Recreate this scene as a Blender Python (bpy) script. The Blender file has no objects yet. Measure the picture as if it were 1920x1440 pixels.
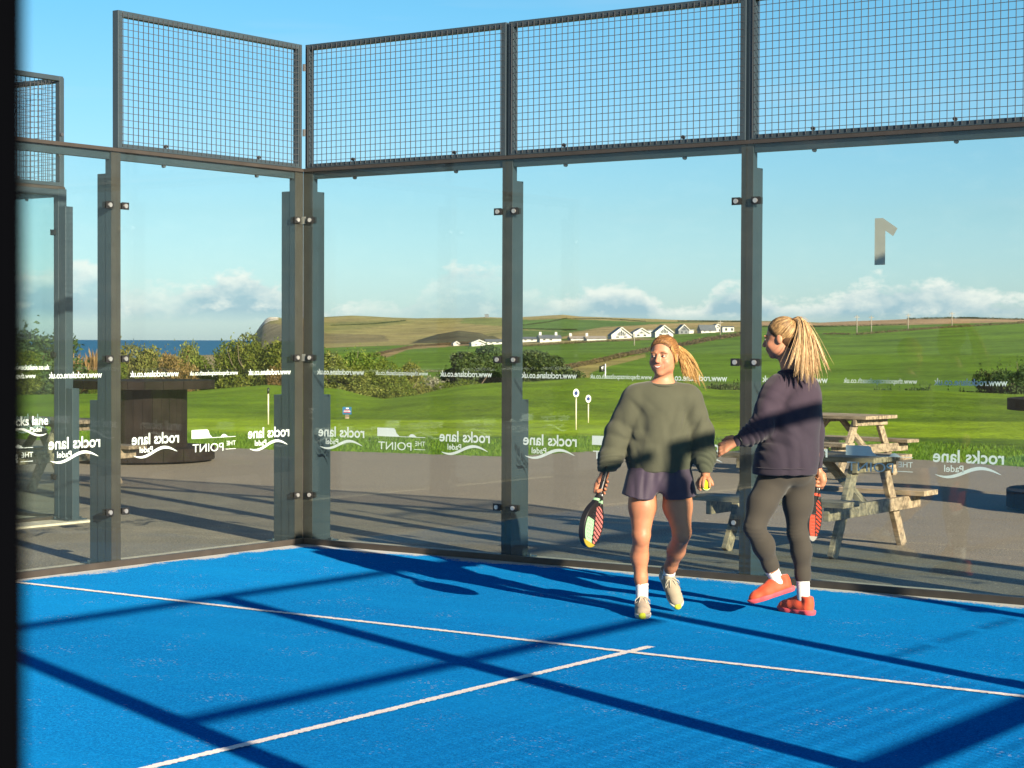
import bpy, math, random
import numpy as np
from math import radians as RAD, sin, cos, pi
from mathutils import Vector, Matrix

random.seed(7); RNG = np.random.default_rng(7)
SC = bpy.context.scene
COL = SC.collection
# ------------------------------------------------------------------ camera
CX, CY, CZ = 10.3659, -11.6665, 1.6374
YAW, PIT, ROLL, FPX = 0.6188, -0.0221, 0.0039, 3624.166
FW = np.array([-sin(YAW)*cos(PIT), cos(YAW)*cos(PIT), sin(PIT)])
RT0 = np.array([cos(YAW), sin(YAW), 0.0]); UP0 = np.cross(RT0, FW)
RT = cos(ROLL)*RT0 + sin(ROLL)*UP0; UP = -sin(ROLL)*RT0 + cos(ROLL)*UP0
cam = bpy.data.cameras.new('camera'); camo = bpy.data.objects.new('camera', cam); COL.objects.link(camo)
M = Matrix(((RT[0], UP[0], -FW[0], CX), (RT[1], UP[1], -FW[1], CY), (RT[2], UP[2], -FW[2], CZ), (0, 0, 0, 1)))
camo.matrix_world = M
cam.sensor_width = 36; cam.lens = FPX/1920*36; cam.clip_start = 0.05; cam.clip_end = 3e5
cam.dof.use_dof = True; cam.dof.focus_distance = 11.8; cam.dof.aperture_fstop = 15
SC.camera = camo

# ------------------------------------------------------------------ sun, sky
SUNV = np.array([2.79, -1.09, 1.0]); SUNV /= np.linalg.norm(SUNV)
EL = math.asin(SUNV[2]); AZ = math.atan2(SUNV[0], SUNV[1])       # clockwise from +Y
sun = bpy.data.lights.new('sun', 'SUN'); sun.energy = 4.3; sun.angle = RAD(0.53); sun.color = (1.0, 0.84, 0.64)
suno = bpy.data.objects.new('sun', sun); COL.objects.link(suno)
suno.rotation_euler = Vector(SUNV).to_track_quat('Z', 'Y').to_euler()
W = bpy.data.worlds.new('World'); SC.world = W; W.use_nodes = True
wn = W.node_tree.nodes; wl = W.node_tree.links
bg = wn['Background']
sky = wn.new('ShaderNodeTexSky'); sky.sky_type = 'NISHITA'; sky.sun_disc = False
sky.sun_elevation = EL; sky.sun_rotation = AZ; sky.air_density = 1.0; sky.dust_density = 0.6; sky.ozone_density = 2.0
bg.inputs['Strength'].default_value = 0.06
SC.view_settings.view_transform = 'Standard'; SC.view_settings.look = 'None'
SC.view_settings.exposure = 1.8; SC.view_settings.gamma = 1.0; SC.view_settings.use_curve_mapping = False
SC.render.engine = 'CYCLES'; SC.cycles.transparent_max_bounces = 32
SC.cycles.max_bounces = 10; SC.cycles.caustics_reflective = False; SC.cycles.caustics_refractive = False

def wmath(op, a, b=None, c=None, clamp=False):
    n = wn.new('ShaderNodeMath'); n.operation = op; n.use_clamp = clamp
    for i, v in enumerate((a, b, c)):
        if v is None: continue
        if isinstance(v, (int, float)): n.inputs[i].default_value = v
        else: wl.new(v, n.inputs[i])
    return n.outputs[0]
def build_clouds():
    tc = wn.new('ShaderNodeTexCoord'); sp = wn.new('ShaderNodeSeparateXYZ'); wl.new(tc.outputs['Generated'], sp.inputs[0])
    x, y, z = sp.outputs
    az = wmath('ARCTAN2', x, y)                      # 0 = +Y, view axis at -YAW
    el = wmath('ARCSINE', z)
    az2 = wmath('ADD', az, YAW)                      # 0 in the middle of the view
    cb = wn.new('ShaderNodeCombineXYZ')
    wl.new(az2, cb.inputs[0]); wl.new(wmath('MULTIPLY', el, 1.7), cb.inputs[1])
    def noise(scale, det, off, rough=.55):
        ad = wn.new('ShaderNodeVectorMath'); ad.operation = 'ADD'; wl.new(cb.outputs[0], ad.inputs[0]); ad.inputs[1].default_value = off
        n = wn.new('ShaderNodeTexNoise'); n.inputs['Scale'].default_value = scale; n.inputs['Detail'].default_value = det
        n.inputs['Roughness'].default_value = rough
        wl.new(ad.outputs[0], n.inputs['Vector']); return n.outputs['Fac']
    # cloud-top elevation profile along the bank (azimuth, elevation)
    fc = wn.new('ShaderNodeFloatCurve')
    pts = [(0, 500), (60, 505), (150, 497), (210, 520), (260, 532), (320, 530), (390, 512), (440, 500), (500, 520), (560, 538), (640, 560), (730, 560),
           (800, 524), (880, 496), (950, 512), (1040, 548), (1110, 520), (1160, 512), (1220, 540), (1290, 560), (1340, 522), (1390, 512), (1440, 540),
           (1500, 556), (1560, 552), (1600, 530), (1680, 522), (1760, 528), (1840, 536), (1920, 544)]
    cu = fc.mapping.curves[0]; fc.mapping.use_clip = False
    fpts = [((p - 960 + 1100)/2200, (637 - q)/200) for p, q in pts]
    cu.points[0].location = (0, .6); cu.points[1].location = (1, .55)
    for a_, b_ in fpts: cu.points.new(a_, b_)
    fc.mapping.update()
    azn = wmath('DIVIDE', wmath('MULTIPLY', wmath('TANGENT', az2), FPX), 2200); azn = wmath('ADD', azn, .5)
    wl.new(azn, fc.inputs['Value'])
    top = wmath('MULTIPLY', fc.outputs[0], 200/FPX)
    n1 = noise(55, 8, (3.1, 0, 0), .6); n2 = noise(16, 5, (7.7, 1.1, 0)); n3 = noise(9, 4, (1.0, 5.0, 0))
    d = wmath('SUBTRACT', top, el)
    d = wmath('ADD', d, wmath('MULTIPLY', wmath('SUBTRACT', n1, .52), .030))
    d = wmath('ADD', d, wmath('MULTIPLY', wmath('SUBTRACT', n2, .52), .022))
    edge = wmath('MULTIPLY', d, 210, clamp=True)                      # crisp billowing top
    low = wmath('MULTIPLY', wmath('SUBTRACT', el, .0085), 140, clamp=True)   # flat base, fades above horizon
    patch = wmath('ADD', wmath('MULTIPLY', wmath('SUBTRACT', n3, .38), 5), .5, clamp=True)
    mask = wmath('MULTIPLY', wmath('MULTIPLY', edge, low), patch)
    mask = wmath('MULTIPLY', mask, .74)
    # lit crowns: near the top edge and where small noise is high
    lit = wmath('SUBTRACT', 1.15, wmath('MULTIPLY', d, 75), clamp=True)
    lit = wmath('ADD', lit, wmath('MULTIPLY', wmath('SUBTRACT', n1, .50), 4.5), clamp=True)
    ramp = wn.new('ShaderNodeMix'); ramp.data_type = 'RGBA'
    wl.new(lit, ramp.inputs['Factor'])
    ramp.inputs['A'].default_value = (1.75, 2.65, 3.25, 1); ramp.inputs['B'].default_value = (5.4, 5.15, 4.75, 1)
    # thin high streaks
    cb2 = wn.new('ShaderNodeCombineXYZ'); wl.new(az2, cb2.inputs[0]); wl.new(wmath('MULTIPLY', el, 9), cb2.inputs[1])
    ns = wn.new('ShaderNodeTexNoise'); ns.inputs['Scale'].default_value = 5; ns.inputs['Detail'].default_value = 5; wl.new(cb2.outputs[0], ns.inputs['Vector'])
    streak = wmath('MULTIPLY', wmath('SUBTRACT', ns.outputs['Fac'], .56), 2.0, clamp=True)
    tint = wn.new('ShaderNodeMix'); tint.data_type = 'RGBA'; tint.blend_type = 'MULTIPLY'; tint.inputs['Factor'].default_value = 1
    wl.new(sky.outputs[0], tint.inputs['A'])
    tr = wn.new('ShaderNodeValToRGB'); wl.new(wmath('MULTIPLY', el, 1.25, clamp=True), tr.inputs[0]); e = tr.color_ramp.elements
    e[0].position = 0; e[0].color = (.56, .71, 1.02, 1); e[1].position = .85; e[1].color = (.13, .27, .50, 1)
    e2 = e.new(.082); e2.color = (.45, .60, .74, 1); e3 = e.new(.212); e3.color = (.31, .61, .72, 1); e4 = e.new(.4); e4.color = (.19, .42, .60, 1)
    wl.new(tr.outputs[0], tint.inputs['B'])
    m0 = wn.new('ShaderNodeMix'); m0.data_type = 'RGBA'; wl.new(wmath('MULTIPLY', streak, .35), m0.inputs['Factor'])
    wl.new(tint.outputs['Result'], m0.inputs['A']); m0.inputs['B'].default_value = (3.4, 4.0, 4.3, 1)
    mx = wn.new('ShaderNodeMix'); mx.data_type = 'RGBA'; wl.new(mask, mx.inputs['Factor'])
    wl.new(m0.outputs['Result'], mx.inputs['A']); wl.new(ramp.outputs['Result'], mx.inputs['B'])
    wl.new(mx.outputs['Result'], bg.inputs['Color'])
build_clouds()

# ------------------------------------------------------------------ helpers
def un(px, py, z=0.0):
    d = FW*FPX + RT*(px-960) + UP*(720-py)
    t = (z-CZ)/d[2]
    return np.array([CX, CY, CZ]) + t*d
AXH = np.array([-sin(YAW), cos(YAW)])
def hor(u): return 639.86 + (u-960)*0.00394
def WP(u, D, Y=None):
    """world point seen at column u, row Y, at ground distance D along the view axis"""
    xy = np.array([CX, CY]) + AXH*D + RT0[:2]*((u-960)/FPX*D)
    z = 0.0 if Y is None else CZ - (Y-hor(u))*D/FPX
    return np.array([xy[0], xy[1], z])
def to_uD(x, y):
    dx, dy = x-CX, y-CY
    D = dx*AXH[0]+dy*AXH[1]; r = dx*RT0[0]+dy*RT0[1]
    return 960+FPX*r/D, D

def prop(o, label=None, cat=None, group=None, kind=None, category=None):
    cat = cat or category
    if label: o['label'] = label
    if cat: o['category'] = cat
    if group: o['group'] = group
    if kind: o['kind'] = kind
    return o
def empty(name, loc=(0, 0, 0), rz=0, **k):
    o = bpy.data.objects.new(name, None); COL.objects.link(o); o.location = loc; o.rotation_euler = (0, 0, rz)
    o.empty_display_size = .2
    return prop(o, **k)
def link(name, me, mat=None, parent=None, **k):
    o = bpy.data.objects.new(name, me); COL.objects.link(o)
    if mat is not None:
        me.materials.clear()
        for m in (mat if isinstance(mat, (list, tuple)) else [mat]): me.materials.append(m)
    if parent is not None: o.parent = parent
    return prop(o, **k)
def copy_tree(o, parent=None):
    c = o.copy(); COL.objects.link(c); c.parent = parent
    for ch in [q for q in o.children]: copy_tree(ch, c)
    return c
def npmesh(name, V, F, smooth=False, cols=None):
    V = np.asarray(V, np.float32); F = np.asarray(F, np.int32)
    me = bpy.data.meshes.new(name); me.vertices.add(len(V)); me.vertices.foreach_set('co', V.ravel())
    n = F.shape[1]
    me.loops.add(F.size); me.loops.foreach_set('vertex_index', F.ravel())
    me.polygons.add(len(F)); me.polygons.foreach_set('loop_start', np.arange(0, F.size, n, dtype=np.int32))
    me.polygons.foreach_set('loop_total', np.full(len(F), n, np.int32))
    if smooth: me.polygons.foreach_set('use_smooth', np.ones(len(F), bool))
    me.update(calc_edges=True)
    if cols is not None:
        a = me.color_attributes.new('Col', 'FLOAT_COLOR', 'POINT')
        a.data.foreach_set('color', np.c_[cols, np.ones(len(cols))].astype(np.float32).ravel())
    me.validate()
    return me
class MB:
    def __init__(s): s.v = []; s.f = []; s.sm = []
    def add(s, V, F, sm=False):
        b = len(s.v); s.v += [tuple(map(float, p)) for p in V]; s.f += [tuple(b+i for i in f) for f in F]; s.sm += [sm]*len(F); return s
    def box(s, x0, x1, y0, y1, z0, z1):
        V = [(x, y, z) for x in (x0, x1) for y in (y0, y1) for z in (z0, z1)]
        return s.add(V, [(0, 1, 3, 2), (4, 6, 7, 5), (0, 4, 5, 1), (2, 3, 7, 6), (0, 2, 6, 4), (1, 5, 7, 3)])
    def beam(s, a, b, w, h, up=(0, 0, 1)):
        a = Vector(a); b = Vector(b); d = (b-a).normalized(); u = Vector(up)
        r = d.cross(u).normalized(); u = r.cross(d)
        V = [p + r*(sx*w/2) + u*(sy*h/2) for p in (a, b) for sx, sy in ((-1, -1), (1, -1), (1, 1), (-1, 1))]
        return s.add(V, [(0, 3, 2, 1), (4, 5, 6, 7), (0, 1, 5, 4), (1, 2, 6, 5), (2, 3, 7, 6), (3, 0, 4, 7)])
    def tube(s, pts, rad, n=8, sm=True, cap=True):
        pts = [Vector(p) for p in pts]; rad = rad if isinstance(rad, (list, tuple)) else [rad]*len(pts)
        V = []; F = []; ref = Vector((0, 0, 1))
        for i, p in enumerate(pts):
            d = (pts[min(i+1, len(pts)-1)]-pts[max(i-1, 0)]).normalized()
            if abs(d.dot(ref)) > .95: ref = Vector((1, 0, 0))
            r = d.cross(ref).normalized(); u = r.cross(d)
            for k in range(n): t = 2*pi*k/n; V.append(p+(r*cos(t)+u*sin(t))*rad[i])
        for i in range(len(pts)-1):
            for k in range(n): a = i*n+k; b = i*n+(k+1) % n; F.append((a, b, b+n, a+n))
        if cap: F += [tuple(range(n))[::-1], tuple(range((len(pts)-1)*n, len(pts)*n))]
        return s.add(V, F, sm)
    def lathe(s, prof, n=32, c=(0, 0, 0), sm=False):
        V = []; F = []
        for r, z in prof:
            for k in range(n): t = 2*pi*k/n; V.append((c[0]+r*cos(t), c[1]+r*sin(t), c[2]+z))
        for i in range(len(prof)-1):
            for k in range(n): a = i*n+k; b = i*n+(k+1) % n; F.append((a, b, b+n, a+n))
        F += [tuple(range(n))[::-1], tuple(range((len(prof)-1)*n, len(prof)*n))]
        return s.add(V, F, sm)
    def prism(s, poly, fn, t0, t1):
        """poly 2D outline, fn(u,v,t)->3D"""
        n = len(poly); V = [fn(u, v, t0) for u, v in poly]+[fn(u, v, t1) for u, v in poly]
        F = [tuple(range(n))[::-1], tuple(range(n, 2*n))]+[(i, (i+1) % n, n+(i+1) % n, n+i) for i in range(n)]
        return s.add(V, F)
    def mesh(s, name):
        me = bpy.data.meshes.new(name); me.from_pydata(s.v, [], s.f); me.polygons.foreach_set('use_smooth', s.sm); me.update(); return me
    def build(s, name, mat, parent=None, bevel=0, **k):
        o = link(name, s.mesh(name), mat, parent, **k)
        if bevel:
            m = o.modifiers.new('bevel', 'BEVEL'); m.width = bevel; m.segments = 2; m.limit_method = 'ANGLE'
        return o

# ------------------------------------------------------------------ materials
def newmat(name):
    m = bpy.data.materials.new(name); m.use_nodes = True
    return m, m.node_tree.nodes, m.node_tree.links, m.node_tree.nodes['Principled BSDF']
def nz(nt, scale, det=4, vec=None, rough=.55, dist=0):
    n = nt.nodes.new('ShaderNodeTexNoise'); n.inputs['Scale'].default_value = scale; n.inputs['Detail'].default_value = det
    n.inputs['Roughness'].default_value = rough; n.inputs['Distortion'].default_value = dist
    if vec is not None: nt.links.new(vec, n.inputs['Vector'])
    return n.outputs['Fac']
def coords(nt, scale=(1, 1, 1), kind='Object'):
    tc = nt.nodes.new('ShaderNodeTexCoord'); mp = nt.nodes.new('ShaderNodeMapping'); mp.inputs['Scale'].default_value = scale
    nt.links.new(tc.outputs[kind], mp.inputs['Vector']); return mp.outputs[0]
def ramp(nt, fac, stops):
    r = nt.nodes.new('ShaderNodeValToRGB'); nt.links.new(fac, r.inputs[0]); e = r.color_ramp.elements
    while len(e) < len(stops): e.new(.5)
    for q, (p, c) in zip(e, stops): q.position = p; q.color = (*c, 1) if len(c) == 3 else c
    return r.outputs[0]
def mixc(nt, fac, a, b, mode='MIX'):
    n = nt.nodes.new('ShaderNodeMix'); n.data_type = 'RGBA'; n.blend_type = mode
    for v, k in ((fac, 'Factor'), (a, 'A'), (b, 'B')):
        if isinstance(v, (int, float)): n.inputs[k].default_value = v
        elif isinstance(v, tuple): n.inputs[k].default_value = (*v, 1)
        else: nt.links.new(v, n.inputs[k])
    return n.outputs['Result']
def mth(nt, op, a, b=None, clamp=False):
    n = nt.nodes.new('ShaderNodeMath'); n.operation = op; n.use_clamp = clamp
    for i, v in enumerate((a, b)):
        if v is None: continue
        if isinstance(v, (int, float)): n.inputs[i].default_value = v
        else: nt.links.new(v, n.inputs[i])
    return n.outputs[0]
def bump(nt, h, bs, strength=.3, dist=.01):
    b = nt.nodes.new('ShaderNodeBump'); b.inputs['Strength'].default_value = strength; b.inputs['Distance'].default_value = dist
    nt.links.new(h, b.inputs['Height']); nt.links.new(b.outputs[0], bs.inputs['Normal'])
def simple(name, c, rough=.6, metal=0, var=.15, scale=8, bmp=0, bscale=60, stretch=(1, 1, 1), spec=.5, rnd=0):
    m, n, l, b = newmat(name); nt = m.node_tree
    v = coords(nt, stretch); f = nz(nt, scale, 5, v)
    c1 = tuple(x*(1-var) for x in c); c2 = tuple(min(1, x*(1+var)) for x in c)
    o = ramp(nt, f, [(.3, c1), (.7, c2)])
    if rnd:
        oi = n.new('ShaderNodeObjectInfo')
        hs = n.new('ShaderNodeHueSaturation'); l.new(o, hs.inputs['Color'])
        l.new(mth(nt, 'ADD', mth(nt, 'MULTIPLY', oi.outputs['Random'], rnd), 1-rnd/2), hs.inputs['Value']); o = hs.outputs[0]
    l.new(o, b.inputs['Base Color']); b.inputs['Roughness'].default_value = rough; b.inputs['Metallic'].default_value = metal
    b.inputs['Specular IOR Level'].default_value = spec
    if bmp: bump(nt, nz(nt, bscale, 4, v), b, bmp, .004)
    return m
MAT = {}
MAT['steel'] = simple('grey_painted_steel', (.027, .042, .052), .42, .0, .12, 3, .05, 200)
MAT['steel_front'] = simple('dark_gasket', (.035, .030, .025), .5, 0, .2, 6)
MAT['wire'] = simple('mesh_wire', (.045, .050, .055), .45, 0, .1)
MAT['clamp'] = simple('black_clamp', (.012, .012, .012), .4)
MAT['bolt'] = simple('zinc_bolt', (.55, .55, .53), .35, .8, .1)
MAT['black'] = simple('black_post', (.0012, .0014, .002), 1.0, 0, .1, spec=0)
MAT['white_vinyl'] = simple('white_vinyl', (.80, .80, .78), .5, 0, .03)
MAT['grey_vinyl'] = simple('grey_vinyl', (.40, .37, .31), .5, 0, .05)
MAT['wood_dark'] = simple('dark_weathered_wood', (.012, .009, .0075), .9, 0, .45, 3.0, .4, 30, (1, 1, 1), .08)
MAT['wood'] = simple('weathered_softwood', (.235, .180, .118), .8, 0, .65, 2.6, .5, 40, (1.2, 9, 9), rnd=.2)
MAT['white_render'] = simple('white_rendered_wall', (.42, .41, .385), .8, 0, .06, .5)
MAT['slate'] = simple('slate_roof', (.10, .11, .12), .6, 0, .2, 1)
MAT['tan_roof'] = simple('weathered_roof', (.26, .22, .18), .7, 0, .2, 1)
MAT['window'] = simple('dark_window', (.03, .035, .04), .15, 0, .1)
MAT['bark'] = simple('bark', (.10, .075, .05), .9, 0, .3, 4)
MAT['pole_wood'] = simple('grey_pole', (.22, .19, .15), .8)
MAT['concrete'] = simple('pale_concrete', (.42, .37, .29), .9, 0, .25, 14, .4, 80)

def glass_mat():
    m, n, l, b = newmat('toughened_glass'); nt = m.node_tree; n.remove(b)
    out = n['Material Output']
    tr = n.new('ShaderNodeBsdfTransparent'); tr.inputs[0].default_value = (.925, .965, .955, 1)
    gl = n.new('ShaderNodeBsdfGlossy'); gl.inputs['Roughness'].default_value = 0.0; gl.inputs['Color'].default_value = (.95, 1, .98, 1)
    lw = n.new('ShaderNodeLayerWeight'); lw.inputs['Blend'].default_value = .5
    fr = mth(nt, 'ADD', mth(nt, 'MULTIPLY', mth(nt, 'POWER', lw.outputs['Facing'], 5.0), .9), .028, True)
    mx = n.new('ShaderNodeMixShader'); l.new(fr, mx.inputs[0]); l.new(tr.outputs[0], mx.inputs[1]); l.new(gl.outputs[0], mx.inputs[2])
    # dust film, thicker in streaks
    v = coords(nt, (1.2, 1.2, .35)); v2 = coords(nt, (1, 1, 1))
    f = mth(nt, 'MULTIPLY', mth(nt, 'SUBTRACT', nz(nt, 1.6, 6, v, .6), .35), .013, True)
    sp = mth(nt, 'MULTIPLY', mth(nt, 'SUBTRACT', nz(nt, 46, 3, v2, .5), .72), 3.0, True)
    f = mth(nt, 'ADD', f, mth(nt, 'MULTIPLY', sp, .12)); f = mth(nt, 'ADD', f, .002, True)
    df = n.new('ShaderNodeBsdfDiffuse'); df.inputs[0].default_value = (.55, .56, .52, 1)
    m2 = n.new('ShaderNodeMixShader'); l.new(f, m2.inputs[0]); l.new(mx.outputs[0], m2.inputs[1]); l.new(df.outputs[0], m2.inputs[2])
    l.new(m2.outputs[0], out.inputs[0]); return m
MAT['glass'] = glass_mat()
MAT['glass_edge'] = simple('glass_edge', (.12, .25, .18), .2)

def turf_mat():
    m, n, l, b = newmat('blue_turf'); nt = m.node_tree
    v = coords(nt); s = n.new('ShaderNodeSeparateXYZ'); l.new(v, s.inputs[0]); x, y = s.outputs[0], s.outputs[1]
    fine = nz(nt, 95, 4, v, .8); mid = nz(nt, 3.0, 5, v); big = nz(nt, .8, 4, coords(nt, (.35, 1.4, 1)), .6)
    c = ramp(nt, fine, [(.34, (.0001, .040, .20)), (.50, (.0003, .088, .345)), (.66, (.003, .18, .55))])
    c = mixc(nt, mth(nt, 'MULTIPLY', mth(nt, 'SUBTRACT', big, .44), 1.5, True), c, (.0006, .165, .47))
    # drifted sand along walls and speckles
    edge = mth(nt, 'MINIMUM', mth(nt, 'MULTIPLY', y, -1), mth(nt, 'MINIMUM', x, mth(nt, 'SUBTRACT', 10, x)))
    wav = nz(nt, 1.7, 6, v, .65); fine2 = nz(nt, 60, 4, v, .7)
    thr = mth(nt, 'MULTIPLY', mth(nt, 'SUBTRACT', wav, .33), .75)
    sd = mth(nt, 'MULTIPLY', mth(nt, 'SUBTRACT', thr, edge), 14)
    sd = mth(nt, 'ADD', sd, mth(nt, 'MULTIPLY', mth(nt, 'SUBTRACT', fine2, .55), 5), True)
    nb = n.new('ShaderNodeMath'); nb.operation = 'LESS_THAN'; l.new(edge, nb.inputs[0]); nb.inputs[1].default_value = .36
    sd = mth(nt, 'MULTIPLY', sd, nb.outputs[0])
    sd0 = mth(nt, 'MULTIPLY', mth(nt, 'SUBTRACT', mth(nt, 'ADD', mth(nt, 'MULTIPLY', mth(nt, 'ADD', mth(nt, 'MULTIPLY', wav, .7), mth(nt, 'MULTIPLY', fine2, .35)), .9), -.33), edge), 22, True)
    sd = mth(nt, 'MAXIMUM', sd, sd0)
    sp = mth(nt, 'MULTIPLY', mth(nt, 'SUBTRACT', nz(nt, 75, 2, coords(nt, (.6, 1, 1)), .5), .632), 12, True)
    cl = mth(nt, 'MULTIPLY', mth(nt, 'SUBTRACT', nz(nt, 2.6, 4, v, .65), .53), 7, True)
    sd = mth(nt, 'MAXIMUM', sd, mth(nt, 'MULTIPLY', mth(nt, 'MULTIPLY', sp, cl), .8))
    c = mixc(nt, sd, c, (.50, .40, .30))
    l.new(c, b.inputs['Base Color']); b.inputs['Roughness'].default_value = .8; b.inputs['Specular IOR Level'].default_value = 0
    b.inputs['Sheen Weight'].default_value = .12; b.inputs['Sheen Roughness'].default_value = .4; b.inputs['Sheen Tint'].default_value = (.03, .55, 1, 1)
    bump(nt, mth(nt, 'ADD', fine, mth(nt, 'MULTIPLY', nz(nt, 2.2, 3, coords(nt, (.4, 1.8, 1))), 2.5)), b, .35, .012)
    return m
MAT['turf'] = turf_mat()
def line_mat():
    m, n, l, b = newmat('white_turf_line'); nt = m.node_tree
    v = coords(nt); c = ramp(nt, nz(nt, 160, 3, v, .7), [(.3, (.58, .54, .49)), (.6, (.86, .83, .78))])
    l.new(c, b.inputs['Base Color']); b.inputs['Roughness'].default_value = .85; bump(nt, nz(nt, 150, 3, v, .7), b, .5, .01); return m
MAT['line'] = line_mat()
def asphalt_mat():
    m, n, l, b = newmat('asphalt'); nt = m.node_tree; v = coords(nt)
    f = nz(nt, 60, 4, v, .85); g = nz(nt, .9, 6, v, .65)
    c = ramp(nt, f, [(.36, (.065, .052, .036)), (.50, (.148, .122, .086)), (.64, (.36, .30, .21))])
    c = mixc(nt, mth(nt, 'MULTIPLY', mth(nt, 'SUBTRACT', g, .45), 1.6, True), c, (.19, .155, .11))
    w = nz(nt, 26, 2, v, .5); st = mth(nt, 'MULTIPLY', mth(nt, 'SUBTRACT', w, .67), 12, True)
    c = mixc(nt, st, c, (.5, .42, .32))
    stn = mth(nt, 'MULTIPLY', mth(nt, 'SUBTRACT', nz(nt, .45, 7, coords(nt, (1, 1.6, 1)), .7), .52), 3.0, True)
    c = mixc(nt, mth(nt, 'MULTIPLY', stn, .55), c, (.085, .070, .052))
    # blown sand near the courts
    s = n.new('ShaderNodeSeparateXYZ'); l.new(v, s.inputs[0])
    dy = mth(nt, 'ABSOLUTE', s.outputs[1]); near = mth(nt, 'SUBTRACT', 1.0, mth(nt, 'MULTIPLY', dy, .16), True)
    sn = mth(nt, 'MULTIPLY', mth(nt, 'SUBTRACT', nz(nt, 1.3, 7, v, .7), .44), 2.2, True)
    c = mixc(nt, mth(nt, 'MULTIPLY', mth(nt, 'MULTIPLY', near, sn), .7), c, (.40, .31, .21))
    l.new(c, b.inputs['Base Color']); b.inputs['Roughness'].default_value = .8; bump(nt, f, b, .5, .006); return m
MAT['asphalt'] = asphalt_mat()
def terrain_mat():
    m, n, l, b = newmat('grassland'); nt = m.node_tree; v = coords(nt)
    at = n.new('ShaderNodeAttribute'); at.attribute_name = 'Col'
    f1 = nz(nt, 9, 5, v, .7); f2 = nz(nt, .45, 5, v, .6); f3 = nz(nt, .03, 6, v, .65)
    k = mth(nt, 'ADD', mth(nt, 'MULTIPLY', f1, .7), mth(nt, 'ADD', mth(nt, 'MULTIPLY', f2, .7), mth(nt, 'MULTIPLY', f3, .8)))
    k = mth(nt, 'ADD', mth(nt, 'MULTIPLY', mth(nt, 'SUBTRACT', k, 1.10), 2.3), 1.0); k = mth(nt, 'MAXIMUM', k, .25)
    mm = n.new('ShaderNodeVectorMath'); mm.operation = 'SCALE'; l.new(at.outputs['Color'], mm.inputs[0]); l.new(k, mm.inputs['Scale'])
    dry = mth(nt, 'MULTIPLY', mth(nt, 'SUBTRACT', nz(nt, .25, 6, v, .7), .60), 3, True)
    c = mixc(nt, mth(nt, 'MULTIPLY', dry, .35), mm.outputs[0], (.22, .17, .05))
    l.new(c, b.inputs['Base Color']); b.inputs['Roughness'].default_value = .9; b.inputs['Specular IOR Level'].default_value = .1
    bump(nt, mth(nt, 'ADD', nz(nt, 25, 4, v, .7), mth(nt, 'MULTIPLY', nz(nt, 1.6, 4, v, .6), 5)), b, .7, .07); return m
MAT['terrain'] = terrain_mat()
def leaf_mat(name, c1, c2, c3=None, rnd=.35):
    m, n, l, b = newmat(name); nt = m.node_tree
    v = coords(nt); g = n.new('ShaderNodeNewGeometry')
    f = mth(nt, 'ADD', mth(nt, 'MULTIPLY', nz(nt, 1.1, 4, v, .6), .6), mth(nt, 'MULTIPLY', g.outputs['Random Per Island'], .42))
    c = ramp(nt, f, [(.25, c1), (.55, c2), (.8, c3 or c2)])
    hs = n.new('ShaderNodeHueSaturation'); l.new(c, hs.inputs['Color']); oi = n.new('ShaderNodeObjectInfo')
    l.new(mth(nt, 'ADD', mth(nt, 'MULTIPLY', oi.outputs['Random'], rnd), 1-rnd/2), hs.inputs['Value'])
    l.new(mth(nt, 'ADD', mth(nt, 'MULTIPLY', oi.outputs['Random'], .035), .482), hs.inputs['Hue'])
    l.new(hs.outputs[0], b.inputs['Base Color']); b.inputs['Roughness'].default_value = .6; b.inputs['Specular IOR Level'].default_value = .2
    tl = n.new('ShaderNodeBsdfTranslucent'); l.new(hs.outputs[0], tl.inputs[0]); mx = n.new('ShaderNodeMixShader'); mx.inputs[0].default_value = .3
    l.new(b.outputs[0], mx.inputs[1]); l.new(tl.outputs[0], mx.inputs[2]); l.new(mx.outputs[0], n['Material Output'].inputs[0]); return m
MAT['leaf_green'] = leaf_mat('bright_bush_leaf', (.045, .075, .008), (.10, .135, .014), (.19, .20, .035))
MAT['leaf_olive'] = leaf_mat('olive_bush_leaf', (.05, .065, .012), (.13, .14, .025), (.25, .23, .06))
MAT['leaf_dark'] = leaf_mat('dark_pine_leaf', (.016, .032, .012), (.045, .075, .022), (.11, .14, .04), .2)
MAT['leaf_brown'] = leaf_mat('autumn_leaf', (.09, .065, .02), (.19, .135, .04), (.33, .24, .08))
MAT['leaf_white'] = leaf_mat('blossom_leaf', (.10, .12, .05), (.30, .29, .20), (.55, .53, .44))
MAT['reed'] = leaf_mat('dry_reed', (.15, .09, .03), (.28, .19, .07), (.42, .30, .13))
MAT['hedge'] = leaf_mat('hedgerow_leaf', (.05, .045, .02), (.11, .085, .04), (.20, .15, .07))
MAT['blade'] = leaf_mat('grass_blade', (.045, .095, .006), (.085, .160, .009), (.15, .22, .02))
def sea_mat():
    m, n, l, b = newmat('sea_water'); nt = m.node_tree
    b.inputs['Base Color'].default_value = (.006, .09, .20, 1); b.inputs['Roughness'].default_value = .55; b.inputs['Specular IOR Level'].default_value = .25
    bump(nt, nz(nt, .02, 4, coords(nt)), b, .3, 3); return m
MAT['sea'] = sea_mat()

# ================================================================== TERRAIN
US = [-300, 130, 340, 470, 488, 505, 530, 600, 720, 850, 950, 1060, 1200, 1400, 1530, 1600, 1750, 1920, 2300]
KD = np.array([0, 27, 41, 50, 60, 75, 110, 180, 260, 400, 600, 800, 1000, 1400, 1600, 1900, 2300, 2700, 3600, 9000.])
def row(*v): return list(v)
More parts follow.
